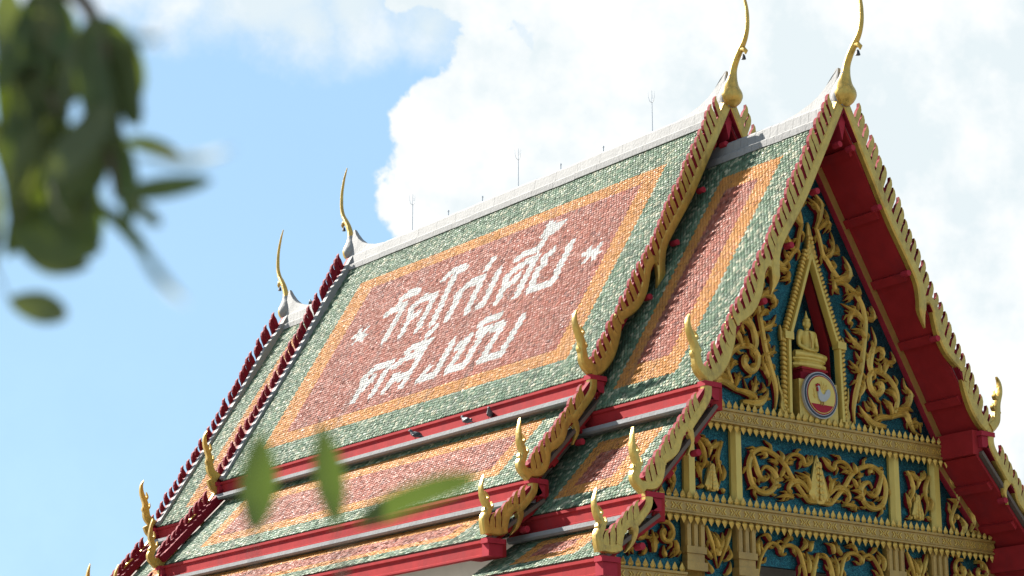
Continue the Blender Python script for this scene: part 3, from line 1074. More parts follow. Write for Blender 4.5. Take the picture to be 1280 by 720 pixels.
VINE=[
 (0.15,[(0.19,13.67),(0.27,13.44),(0.34,13.17),(0.45,13.06),(0.58,12.9),(0.76,12.74),(1.0,12.63),(1.18,12.52),(1.34,12.33),(1.41,12.11),(1.42,11.91),(1.38,11.65),(1.32,11.35),(1.26,11.06),(1.15,10.73),(1.04,10.41),(1.01,10.18),(1.04,9.94)]),
 (0.13,[(0.19,13.67),(0.29,13.91),(0.34,14.16),(0.23,14.32),(0.13,14.44)]),
 (0.1,[(0.28,13.96),(0.18,14.11),(0.02,14.26)]),
 (0.12,[(0.23,13.63),(0.39,13.78),(0.5,13.93),(0.47,14.11)]),
 (0.09,[(0.47,13.88),(0.53,13.78),(0.41,13.59)]),
 (0.12,[(0.4,13.11),(0.54,13.2),(0.64,13.43),(0.62,13.68)]),
 (0.08,[(0.58,13.21),(0.74,13.28),(0.77,13.45)]),
 (0.2,[(0.73,12.72),(0.97,12.81),(1.03,13.0),(0.93,13.24)]),
 (0.09,[(0.56,12.9),(0.66,12.98),(0.64,13.12)]),
 (0.11,[(0.9,12.67),(0.66,12.68),(0.53,12.7)]),
 (0.1,[(0.59,12.67),(0.63,12.51),(0.8,12.45)]),
 (0.1,[(1.17,12.54),(1.01,12.43),(0.9,12.34)]),
 (0.11,[(1.15,12.54),(1.28,12.53),(1.32,12.72)]),
 (0.13,[(1.4,11.97),(1.21,12.13),(1.04,12.2),(0.83,12.28)]),
 (0.12,[(1.26,12.09),(1.04,12.09),(0.98,11.92),(1.11,11.91)]),
 (0.13,[(1.43,12.07),(1.61,12.08),(1.66,12.22),(1.65,12.36)]),
 (0.11,[(1.38,11.65),(1.26,11.79),(1.06,11.81)]),
 (0.13,[(1.32,11.42),(1.09,11.54),(0.91,11.78)]),
 (0.09,[(1.29,11.19),(1.18,11.24),(1.15,11.38)]),
 (0.1,[(1.23,10.96),(1.1,11.02),(0.98,11.18)]),
 (0.16,[(1.56,10.95),(1.5,11.17),(1.59,11.46),(1.7,11.66),(1.64,11.94)]),
 (0.12,[(1.58,11.38),(1.77,11.51),(1.87,11.42),(1.78,11.29),(1.69,11.33)]),
 (0.13,[(1.85,11.02),(1.97,11.24),(2.18,11.32),(2.15,11.52)]),
 (0.08,[(1.72,11.03),(1.75,11.16),(1.77,11.26)]),
 (0.17,[(2.12,10.28),(2.23,10.56),(2.16,10.81),(1.93,11.0),(1.66,11.06),(1.47,10.92),(1.49,10.7),(1.64,10.59),(1.8,10.7),(1.77,10.83),(1.66,10.8)]),
 (0.1,[(2.18,10.53),(2.07,10.7),(1.92,10.73)]),
 (0.14,[(2.16,10.35),(2.46,10.47),(2.58,10.71),(2.46,10.86),(2.46,11.04)]),
 (0.12,[(2.22,10.36),(2.47,10.42),(2.7,10.39)]),
 (0.16,[(1.97,10.18),(2.4,10.32),(2.54,10.14),(2.68,9.99),(2.96,9.94)]),
 (0.1,[(2.54,10.13),(2.66,10.18),(2.81,10.12),(2.89,10.0)]),
 (0.17,[(1.87,9.98),(1.49,10.0),(1.27,10.17),(1.19,10.33)]),
 (0.13,[(2.06,10.19),(1.7,10.15),(1.56,10.05),(1.82,9.99)]),
 (0.11,[(1.61,10.17),(1.55,10.33),(1.48,10.53)]),
 (0.09,[(1.75,10.22),(1.79,10.43)]),
 (0.1,[(2.04,10.25),(1.98,10.43),(1.88,10.55)]),
 (0.09,[(1.4,10.23),(1.34,10.29),(1.33,10.43)]),
 (0.11,[(1.2,10.52),(1.3,10.71),(1.36,10.92)]),
]
CENTRE=[
 (0.14,[(-0.08,8.33),(-0.28,8.33),(-0.43,8.46),(-0.69,8.72),(-0.85,8.92),(-1.1,9.09),(-1.4,9.17),(-1.64,9.07),(-1.77,8.84),(-1.74,8.59),(-1.62,8.42),(-1.38,8.36),(-1.17,8.46),(-1.09,8.66),(-1.19,8.8),(-1.34,8.85),(-1.44,8.75)]),
 (0.11,[(-1.7,9.12),(-1.62,8.88),(-1.52,8.66),(-1.4,8.59),(-1.26,8.67),(-1.28,8.75)]),
 (0.11,[(-0.86,8.99),(-0.75,9.11),(-0.59,9.16),(-0.43,9.11),(-0.37,8.99),(-0.24,9.04),(-0.13,9.2)]),
 (0.1,[(-0.26,8.54),(-0.3,8.7),(-0.38,8.79),(-0.55,8.85)]),
 (0.12,[(-0.27,8.5),(-0.45,8.65),(-0.67,8.64),(-0.79,8.5),(-0.69,8.39),(-0.61,8.44)]),
 (0.1,[(-0.66,8.35),(-0.88,8.36),(-1.1,8.31)]),
 (0.09,[(-0.99,8.7),(-0.92,8.82),(-0.87,8.91)]),
 (0.1,[(-0.97,8.98),(-0.94,9.1),(-0.96,9.2)]),
 (0.09,[(-1.04,8.92),(-1.13,8.96),(-1.23,8.97)]),
 (0.09,[(-0.79,8.97),(-0.69,8.99),(-0.63,8.96)]),
 (0.1,[(-1.12,8.5),(-1.03,8.53),(-0.95,8.52)]),
 (0.1,[(-1.09,8.62),(-0.99,8.65),(-0.86,8.65)]),
 (0.1,[(-1.59,8.42),(-1.68,8.44),(-1.78,8.38)]),
 (0.1,[(-1.38,9.11),(-1.35,9.03),(-1.41,9.0)]),
]
SMALL=[
 (0.1,[(2.4,9.19),(2.51,8.98),(2.53,8.8),(2.44,8.59),(2.48,8.33)]),
 (0.09,[(2.42,8.48),(2.38,8.63),(2.37,8.77)]),
 (0.1,[(3.01,9.17),(2.88,8.97),(2.85,8.76),(2.93,8.59),(2.88,8.37)]),
 (0.09,[(2.96,8.48),(3.02,8.65),(3.0,8.77)]),
 (0.09,[(2.44,8.33),(2.4,8.27),(2.33,8.27)]),
 (0.09,[(2.89,8.35),(2.96,8.3),(3.04,8.31)]),
 (0.12,[(2.7,9.03),(2.54,9.12),(2.4,9.2)]),
 (0.12,[(2.7,9.03),(2.84,9.14),(2.97,9.21)]),
 (0.13,[(2.71,9.11),(2.7,9.0),(2.69,8.86)]),
]
CORNER=[
 (0.13,[(3.65,8.14),(3.57,8.36),(3.65,8.55),(3.78,8.78),(3.78,8.99),(3.65,9.09),(3.56,9.27)]),
 (0.12,[(4.1,8.18),(4.21,8.37),(4.15,8.55),(4.0,8.68),(3.92,8.85)]),
 (0.13,[(3.9,8.13),(3.95,8.3),(3.87,8.47)]),
 (0.1,[(3.72,8.72),(3.64,8.75),(3.56,8.78)]),
 (0.12,[(4.36,8.07),(4.25,8.18),(4.1,8.18)]),
 (0.1,[(3.75,8.38),(3.73,8.46),(3.67,8.4)]),
]


def carve(name, strokes, parent, s=1, yb=PY, depth=.15, extra=None):
    m = MB()
    for i, (w, pts) in enumerate(strokes):
        ln = len(pts)
        d = depth * (.82 + .06 * (i % 4))
        if ln > 6:                                    # stem
            w = w * .80
            wf = lambda t, w=w: w * (.8 + .3 * t) * (1 if t < .86 else max(.25, 1 - (t - .86) * 5))
            m.ribbon(mir(pts, s), wf, yb, yb - d, CARVE, 0, 6, 1)
            Q = smooth(pts, 8)                        # flames that spring from the stem, alternating
            acc, sg = 0.08, 1
            for k in range(2, int(len(Q) * .86)):
                acc += math.hypot(Q[k][0] - Q[k - 1][0], Q[k][1] - Q[k - 1][1])
                if acc < .19:
                    continue
                acc, sg = 0.0, -sg
                a, b = Q[k - 1], Q[k + 1]
                l = math.hypot(b[0] - a[0], b[1] - a[1]) or 1
                tx_, tz_ = (b[0] - a[0]) / l, (b[1] - a[1]) / l
                nx_, nz_ = -tz_ * sg, tx_ * sg
                L_ = (.12, .16, .14)[k % 3]
                p0 = (Q[k][0] + nx_ * w * .3, Q[k][1] + nz_ * w * .3)
                p1 = (p0[0] + nx_ * L_ * .5 + tx_ * L_ * .25, p0[1] + nz_ * L_ * .5 + tz_ * L_ * .25)
                p2 = (p0[0] + nx_ * L_ * .62 + tx_ * L_ * .75, p0[1] + nz_ * L_ * .62 + tz_ * L_ * .75)
                p3 = (p0[0] + nx_ * L_ * .85 + tx_ * L_ * 1.1, p0[1] + nz_ * L_ * .85 + tz_ * L_ * 1.1)
                m.ribbon(mir([p0, p1, p2, p3], s), lambda t: .062 * (1 - t) ** .65 + .004, yb, yb - d * .86, CARVE, 0, 3, 1)
        else:                                         # flame leaf: a swelling body with a sharp tip and hooked lobes
            w = w * 1.0
            wf = lambda t, w=w: w * ((.55 + 1.6 * t) if t < .3 else 1.03 * (1 - (t - .3) / .7) ** .85) + .005
            m.ribbon(mir(pts, s), wf, yb, yb - d, CARVE, 0, 6, 1)
            Q = smooth(pts, 6)
            tot = sum(math.hypot(b[0] - a[0], b[1] - a[1]) for a, b in zip(Q[:-1], Q[1:]))
            for fr, sg in (((.34, 1), (.46, -1), (.62, 1)) if tot > .3 else ()):
                k = int(fr * (len(Q) - 1))
                a, b = Q[max(0, k - 1)], Q[k + 1]
                l = math.hypot(b[0] - a[0], b[1] - a[1]) or 1
                tx_, tz_ = (b[0] - a[0]) / l, (b[1] - a[1]) / l
                nx_, nz_ = -tz_ * sg, tx_ * sg
                L_ = min(.11, tot * .27)
                p0 = (Q[k][0] + nx_ * w * .12, Q[k][1] + nz_ * w * .12)
                p1 = (p0[0] + nx_ * L_ * .6 + tx_ * L_ * .35, p0[1] + nz_ * L_ * .6 + tz_ * L_ * .35)
                p2 = (p0[0] + nx_ * L_ * .55 + tx_ * L_ * 1.15, p0[1] + nz_ * L_ * .55 + tz_ * L_ * 1.15)
                m.ribbon(mir([p0, p1, p2], s), lambda t, L_=L_: L_ * .55 * (1 - t) ** .7 + .004, yb, yb - d * .85, CARVE, 0, 3, 1)
            continue
    if extra:
        extra(m)
    o = m.build(name, [GOLD_CARVED, MAROON], parent)
    autosmooth(o, 28)
    return o


def teardrop(cx, z0, z1, hw, y):
    """flame shaped boss of overlapping little leaves"""
    def f(m):
        H = z1 - z0
        m.ribbon([(cx, z0), (cx, z0 + H * .25), (cx, z0 + H * .6), (cx, z1)], lambda t: 2 * hw * (.45 + 2.2 * t if t < .25 else 1.0 * (1 - (t - .25) / .75) ** .8) + .01, y, y - .12, CARVE, 0, 4)
        for r in range(6):
            fr = .12 + r * .13
            w = hw * (1 - fr) * .9
            for k in range(-2, 3):
                m.ellipsoid((cx + k * w * .42, y - .115 + .018 * abs(k), z0 + H * fr + (.02 if k % 2 else 0)), (.032, .03, .06), 7, 5)
    return f


# scrolling vines in the pediment, mirrored about the niche
for s in (1, -1):
    for lo, hi, nm in ((0, 9, 'vine_scroll'), (9, 20, 'vine_scroll'), (20, 24, 'flame_scroll'), (24, 28, 'vine_scroll'), (28, 37, 'vine_scroll')):
        carve(nm, VINE[lo:hi], pediment, s)
# second row
for s in (1, -1):
    carve('scroll_panel', CENTRE, pediment, s)
    carve('flame_panel', SMALL, pediment, s, extra=teardrop(2.66 * s, 8.26, 8.80, .17, PY))
    carve('corner_flame', CORNER, pediment, s)
tb = MB()
teardrop(0, 8.30, 9.22, .27, PY - .01)(tb)
autosmooth(tb.build('flame_boss', GOLD_CARVED, pediment), 30)
for x in (-3.18, -2.05, 2.05, 3.18):
    prof = [(x - .13, PY), (x - .13, PY - .05), (x - .07, PY - .13), (x + .07, PY - .13), (x + .13, PY - .05), (x + .13, PY)]
    n = len(prof)
    m = MB().add([(a, b, 8.0) for a, b in prof] + [(a * 1 if abs(a - x) < 1e-6 else x + (a - x) * .93, b, 9.5) for a, b in prof], [tuple(range(n)), tuple(range(n, 2 * n))[::-1]] + [(i + n, (i + 1) % n + n, (i + 1) % n, i) for i in range(n)])
    m.build('pilaster', GOLD_PLAIN, temple)

# third row: fluted capitals, V shaped ornaments, spirals, hanging arches
for x in (-3.14, -1.92, 1.92, 3.14):
    m = MB()
    for dx in (-.16, 0, .16):
        m.ribbon([(x + dx, 7.72), (x + dx, 7.4), (x + dx, 7.2)], lambda t: .12, PY, PY - .16, RAIL, 0, 2)
        m.ribbon([(x + dx * 1.0, 7.60), (x + dx * 1.25, 7.70), (x + dx * 1.6, 7.80)], lambda t: .12 * (1 - t) + .03, PY, PY - .17, CARVE, 0, 3)
    m.box(x - .23, x + .23, PY - .17, PY, 7.10, 7.22)
    m.box(x - .20, x + .20, PY - .14, PY, 6.95, 7.098)
    m.box(x - .24, x + .24, PY - .18, PY, 6.80, 6.948)
    for k in range(7):
        m.ribbon([(x - .2 + k * .066, 6.80), (x - .2 + k * .066, 6.68)], lambda t: .05, PY, PY - .12, CARVE, 0, 1)
    m.build('capital', GOLD_BAND, temple)
SPIRAL = lambda cx, cz, r, d, a0=1.2: [(cx + d * r * (1 - .8 * i / 11) * math.cos(a0 + i * .62), cz + r * (1 - .8 * i / 11) * math.sin(a0 + i * .62)) for i in range(12)]
for s in (1, -1):
    carve('v_ornament', [(.10, [(2.84, 7.62), (2.70, 7.28), (2.55, 6.9)]), (.10, [(2.26, 7.62), (2.40, 7.28), (2.54, 6.9)]), (.10, [(2.55, 7.2), (2.62, 7.38), (2.68, 7.55)]), (.10, [(2.55, 7.2), (2.48, 7.38), (2.42, 7.55)]), (.14, [(2.55, 7.12), (2.55, 7.3), (2.55, 7.52)]),
                         (.09, [(2.72, 7.05), (2.82, 7.15), (2.84, 7.30)]), (.09, [(2.38, 7.05), (2.28, 7.15), (2.26, 7.30)]), (.09, [(2.72, 6.8), (2.80, 6.9), (2.86, 7.05)]), (.09, [(2.38, 6.8), (2.30, 6.9), (2.24, 7.05)])], pediment, s, PY + .002)
    carve('spiral_scroll', [(.12, SPIRAL(3.78, 7.40, .22, 1)), (.12, SPIRAL(4.34, 7.40, .22, -1)), (.13, [(4.06, 7.05), (4.06, 7.25), (4.06, 7.45)]), (.1, [(3.58, 7.3), (3.55, 7.1), (3.66, 6.98)]), (.1, [(4.54, 7.3), (4.58, 7.1), (4.48, 6.98)]),
                            (.1, [(3.80, 6.98), (3.84, 7.08), (3.80, 7.2)]), (.1, [(4.32, 6.98), (4.28, 7.08), (4.32, 7.2)]), (.11, [(4.7, 7.1), (4.78, 7.25), (4.72, 7.42)])], pediment, s, PY + .002)
    carve('hanging_arch', [(.11, [(1.66, 6.7), (1.55, 7.15), (1.30, 7.45), (1.1, 7.42), (1.04, 7.3), (.98, 7.42), (.78, 7.46), (.58, 7.35), (.45, 7.0), (.40, 6.7)]),
                           (.11, [(.30, 6.7), (.22, 7.1), (.10, 7.35), (0.0, 7.40)]), (.10, [(1.60, 7.2), (1.62, 7.4), (1.5, 7.58)]), (.09, [(1.3, 7.5), (1.4, 7.6), (1.5, 7.56)]), (.09, [(.9, 7.5), (.8, 7.62), (.66, 7.58)]), (.10, [(.52, 7.4), (.40, 7.52), (.42, 7.66)]), (.10, [(.3, 7.4), (.26, 7.55), (.14, 7.6)]), (.1, [(.36, 7.0), (.36, 7.2), (.36, 7.4)])], pediment, s, PY + .002)

# ------------------------------------------------------------------ cornices with rows of upright and hanging leaf teeth
def tooth_mesh():
    o = [(0, .165), (.05, .09), (.066, .05), (.035, 0), (-.035, 0), (-.066, .05), (-.05, .09)]
    v = [(x, 0.0, z) for x, z in o] + [(0, -.045, .055), (0, -.02, .11)]
    f = [(0, 8, 1), (1, 8, 7), (1, 7, 2), (2, 7, 3), (3, 7, 4), (4, 7, 5), (5, 7, 6), (6, 7, 8), (6, 8, 0)]
    return MB().add(v, [q[::-1] for q in f]).mesh('leaf_tooth', GOLD_CARVED)


TOOTH = tooth_mesh()


def cornice(x0, x1, z0, yf=.95):
    prof = [(yf, z0 + .19), (yf, z0 + .355), (yf - .03, z0 + .37), (yf - .03, z0 + .41), (yf + .03, z0 + .42), (PY + .01, z0 + .42), (PY + .01, z0 + .10), (yf + .07, z0 + .10), (yf + .05, z0 + .125), (yf - .045, z0 + .135), (yf - .045, z0 + .165), (yf - .02, z0 + .18)]
    m = MB().prism_x(prof, x0, x1)
    o = m.build('cornice', GOLD_BAND, temple)
    n = int((x1 - x0) / .158)
    for i in range(n):
        x = x0 + (i + .5) * (x1 - x0) / n
        t = link('leaf_tooth', TOOTH, o)
        t.location = (x, yf + .02, z0 + .415)
        t = link('leaf_tooth', TOOTH, o)
        t.location = (x, yf + .005, z0 + .14)
        t.rotation_euler = (0, math.pi, 0)
    ch = MB()
    n = int((x1 - x0) / .34)
    for i in range(n):
        x = x0 + (i + .5) * (x1 - x0) / n
        zc = z0 + .272
        for d in (-1, 1):
            ch.ribbon([(x + d * .055, zc + .05), (x + d * .10, zc), (x + d * .055, zc - .05)], lambda t: .026, yf, yf - .018, RAIL, 0, 1)
            ch.ribbon([(x + d * .115, zc + .058), (x + d * .163, zc), (x + d * .115, zc - .058)], lambda t: .016, yf, yf - .014, RAIL, 0, 1)
    ch.build('chevron_relief', GOLD_CARVED, o, kind='stuff')
    return o


cornice(-3.48, 3.48, 9.36)
cornice(-4.66, 4.66, 7.62)
cornice(-5.75, -3.42, 6.33)
cornice(3.42, 5.75, 6.33)

# ------------------------------------------------------------------ body of the hall
bw = MB().box(-4.9, 4.9, 2.6, 18.9, .9, 7.6)
bw.build('wall', WALL, temple)
bw = MB().box(-3.4, 3.4, 4.15, 18.9, 7.6, 9.6)
bw.build('upper_wall', WALL, temple)
MB().box(-6.6, 6.6, -.6, 20.9, 0, .9).build('base', CEMENT, temple)
MB().box(-7.1, 7.1, -1.2, 21.4, 0, .45).build('step', CEMENT, temple)
for x in (-5.1, -3.14, -1.92, 1.92, 3.14, 5.1):
    m = MB().box(x - .2, x + .2, PY + .0, PY + .4, .9, 6.66)
    m.box(x - .3, x + .3, PY - .1, PY + .5, .9, 1.3)
    m.build('column', WALL, temple)
MB().box(-5.3, 5.3, PY + .02, 2.6, 6.62, 6.75).build('porch_ceiling', RED, temple)
for i in range(6):
    y = 4.2 + i * 2.6
    for s in (-1, 1):
        fx = MB()
        fx.box(min(4.9 * s, 5.0 * s), max(4.9 * s, 5.0 * s), y - .6, y + .6, 2.2, 5.2)
        w_ = fx.build('window', GOLD, temple)
        MB().box(min(4.9 * s, 5.03 * s), max(4.9 * s, 5.03 * s), y - .48, y + .48, 2.35, 5.05).build('shutter', RED, w_)
dr = MB().box(-.95, .95, 2.5, 2.6, .9, 4.6).build('door', GOLD, temple)
for s in (-1, 1):
    MB().box(min(.02 * s, .8 * s), max(.02 * s, .8 * s), 2.46, 2.5, .95, 4.4).build('door_leaf', RED, dr)


# ------------------------------------------------------------------ seated statue in the niche
st = empty('seated_statue', (0, 1.24, 10.76), 'small gold seated statue with pointed crown in the pediment niche', 'statue')
MB().box(-.30, .30, -.16, .16, 0, .07).box(-.34, .34, -.18, .18, .07, .11).build('pedestal_foot', RED, st)
lot = MB()
rings = [(.36, .11), (.43, .15), (.44, .19), (.38, .22), (.36, .24), (.42, .27), (.43, .30), (.38, .32)]
sg = 28
v, f = [], []
for r, z in rings:
    for j in range(sg):
        a = 2 * math.pi * j / sg
        rr = r * (1 + .03 * (j % 2))
        v.append((rr * math.cos(a), rr * math.sin(a) * .44, z))
for i in range(len(rings) - 1):
    for j in range(sg):
        f.append((i * sg + j, i * sg + (j + 1) % sg, (i + 1) * sg + (j + 1) % sg, (i + 1) * sg + j))
f.append(tuple(range((len(rings) - 1) * sg, len(rings) * sg)))
f.append(tuple(range(sg))[::-1])
lot.add(v, f)
lot.build('pedestal', GOLD_PLAIN, st)
bd = MB()
E3 = bd.ellipsoid
tube = bd.tube
tube([(0, 0, .34), (0, 0, .45), (0, .0, .60), (0, .0, .74), (0, .0, .83), (0, .0, .86)], [.13, .125, .12, .15, .15, .09], 16, 0, 1.25)    # torso
for s in (-1, 1):
    E3((s * .17, 0, .82), (.065, .065, .06))                                                        # shoulder
    tube([(s * .19, 0, .82), (s * .225, .0, .70), (s * .235, -.02, .57)], [.052, .048, .042], 10)    # upper arm
    tube([(s * .235, -.02, .57), (s * .15, -.10, .49), (s * .04, -.14, .455)], [.042, .036, .03], 10)  # forearm
    tube([(s * .08, .0, .39), (s * .25, -.04, .385), (s * .39, -.05, .37)], [.085, .08, .07], 12)     # thigh
    tube([(s * .39, -.05, .37), (s * .22, -.13, .36), (-s * .05, -.15, .365)], [.068, .055, .04], 12)  # shin
    E3((s * .085, .0, 1.0), (.014, .022, .045))                                                     # ear
E3((0, -.15, .455), (.075, .035, .022))
tube([(0, 0, .84), (0, 0, .93)], [.05, .045], 10)
E3((0, -.005, 1.0), (.078, .085, .10))
E3((0, -.085, .995), (.014, .018, .03))
E3((0, .0, 1.075), (.075, .08, .05))
tube([(0, 0, 1.10), (0, 0, 1.14), (0, 0, 1.19), (0, 0, 1.27)], [.05, .04, .022, .006], 10)
body = bd.build('body', GOLD_PLAIN, st, True)
rm = body.modifiers.new('remesh', 'REMESH')
rm.mode = 'VOXEL'
rm.voxel_size = 0.011
rm.use_smooth_shade = True
sash = MB().tube([(-.03, -.155, .50), (-.045, -.17, .62), (-.06, -.155, .75), (-.07, -.11, .85)], [.02, .02, .02, .015], 6).build('robe_sash', GOLD, st)

# ------------------------------------------------------------------ plinth and medallion with the white rooster
MB().box(-.50, .50, .99, 1.46, 9.755, 10.60).build('plinth', GOLD, temple)
MB().box(-.40, .40, 1.04, 1.46, 10.602, 10.755).build('plinth_top', MAROON, temple)
md = empty('medallion', (0, .99, 10.33), 'round medallion with a white rooster inside navy and white rings', 'medallion')


def disc(r, y0, y1, n=40):
    return [(r * math.cos(2 * math.pi * i / n), r * math.sin(2 * math.pi * i / n)) for i in range(n)]


for nm, r, d, m_ in (('rim', .445, .06, WHITE), ('navy_ring', .425, .068, NAVY), ('white_ring', .388, .074, WHITE), ('red_ring', .374, .080, RED), ('field', .352, .086, GOLD_PLAIN)):
    MB().prism_y(disc(r, 0, 0), -d, 0).build(nm, m_, md)
seg_ = [(.337 * math.cos(a), .337 * math.sin(a)) for a in [RAD(213 + i * 114 / 14) for i in range(15)]]
MB().prism_y(seg_, -.092, -.08).build('red_ground', RED_PINK, md)
ro = [(-.135, .135), (-.105, .165), (-.07, .15), (-.055, .08), (-.01, .02), (.05, .01), (.085, .06), (.13, .115), (.185, .115), (.205, .06), (.185, -.01), (.13, -.07), (.07, -.115), (.0, -.13), (-.06, -.12), (-.105, -.06), (-.115, .03)]
rooster = MB().prism_y(smooth(ro + [ro[0]], 3)[:-1], -.112, -.086).build('rooster', WHITE, md)
MB().prism_y([(-.15, .14), (-.155, .19), (-.125, .185), (-.115, .21), (-.09, .19), (-.07, .205), (-.065, .155), (-.10, .168)], -.116, -.086).build('comb', RED_PINK, rooster)
MB().prism_y([(-.14, .12), (-.13, .135), (-.115, .12), (-.11, .05), (-.135, .06)], -.118, -.086).build('wattle', RED_PINK, rooster)
lg = MB()
for x in (-.035, .025):
    lg.prism_y([(x - .008, -.12), (x + .008, -.12), (x + .006, -.20), (x - .03, -.21), (x - .006, -.195)], -.106, -.086)
lg.build('legs', BROWN_GOLD, rooster)
lf = MB()
for (a, b) in (((.02, .10), (.06, .24)), ((.06, .10), (.13, .22)), ((-.02, .12), (-.01, .26)), ((-.19, -.02), (-.23, .1)), ((-.17, -.08), (-.24, -.02))):
    lf.ribbon([a, ((a[0] + b[0]) / 2 + .02, (a[1] + b[1]) / 2), b], lambda t: .035 * math.sin(math.pi * min(1, .15 + t)) + .006, -.086, -.10, CARVE, 0, 3)
lf.build('leaf_relief', GOLD_CARVED, md, kind='stuff')

# ------------------------------------------------------------------ lightning rods and stubs along the ridge
RT = 16.75 + .05
for i, (y, lab) in enumerate(((5.56, 'thin lightning rod on the ridge, the one closest to the carved gable'), (10.24, 'thin lightning rod at the middle of the white ridge'), (14.50, 'thin lightning rod on the ridge near the finial at its far end'))):
    o = empty('lightning_rod', (0, y, RT), lab, 'lightning rod', 'lightning rods on the ridge')
    MB().tube([(0, 0, -.02), (0, 0, .03), (0, 0, .04), (0, 0, .72), (0, 0, .98)], [.04, .04, .009, .008, .004], 8).build('pole', STEEL, o)
    pr = MB()
    for a in (0.6, 2.7, 4.8):
        pr.tube([(0, 0, .70), (.05 * math.cos(a), .05 * math.sin(a), .74), (.075 * math.cos(a), .075 * math.sin(a), .82), (.085 * math.cos(a), .085 * math.sin(a), .95)], [.005, .005, .004, .002], 6)
    pr.build('prongs', STEEL, o)
for y, lab in ((7.19, 'short steel stub on the ridge between the gable-side and middle lightning rods'), (8.68, 'short steel stub on the ridge just gable-side of the middle lightning rod'), (11.62, 'short steel stub on the ridge just beyond the middle lightning rod'), (12.99, 'short steel stub on the ridge halfway beyond the middle lightning rod')):
    o = MB().tube([(0, 0, -.02), (0, 0, .02), (0, 0, .025), (0, 0, .15), (0, 0, .16), (0, 0, .19)], [.04, .04, .012, .012, .022, .018], 8).build('ridge_stub', STEEL)
    o.location = (0, y, RT)
    o['label'], o['category'], o['group'] = lab, 'metal stub', 'stubs along the ridge'

# ------------------------------------------------------------------ pigeons


def pigeon(loc, rz, label):
    o = empty('pigeon', loc, label, 'bird', 'pigeons on the roof')
    o.rotation_euler = (0, 0, rz)
    b = MB()
    sp = smooth([(-.19, .055, .008), (-.13, .075, .022), (-.07, .10, .05), (0, .12, .062), (.05, .135, .055), (.085, .165, .036), (.10, .195, .03), (.12, .208, .03), (.145, .203, .014), (.165, .195, .004)], 3)
    b.tube([(p[0], 0, p[1]) for p in sp], [p[2] for p in sp], 10, 0, 1.0)
    b.build('body', FEATHER, o, True)
    l = MB()
    for y in (-.025, .025):
        l.tube([(.0, y, .07), (.005, y, .03), (0, y, .0)], [.008, .006, .006], 6)
        l.tube([(-.015, y, .004), (.035, y, .004)], [.005, .004], 5)
    l.build('legs', RED_PINK, o)
    w = MB()
    for y in (-1, 1):
        w.ellipsoid((-.03, y * .05, .112), (.095, .016, .04), 10, 7, 0, Matrix.Rotation(.25, 3, 'Y'))
    w.build('wings', DARK, o, True)


pigeon((0, 19.11, 15.85 + .058), 1.2, 'dark pigeon standing on the white ridge beside the farthest finial')
GZ = 10.67 - .43 + .062
pigeon((-3.71, 8.85, GZ), 2.2, 'dark pigeon alone on the grey gutter, farther from the gold bargeboard')
pigeon((-3.71, 7.08, GZ), 1.7, 'dark pigeon on the grey gutter, the middle one of three')
pigeon((-3.71, 6.29, GZ), -2.4, 'dark pigeon on the grey gutter, closest to the gold bargeboard')

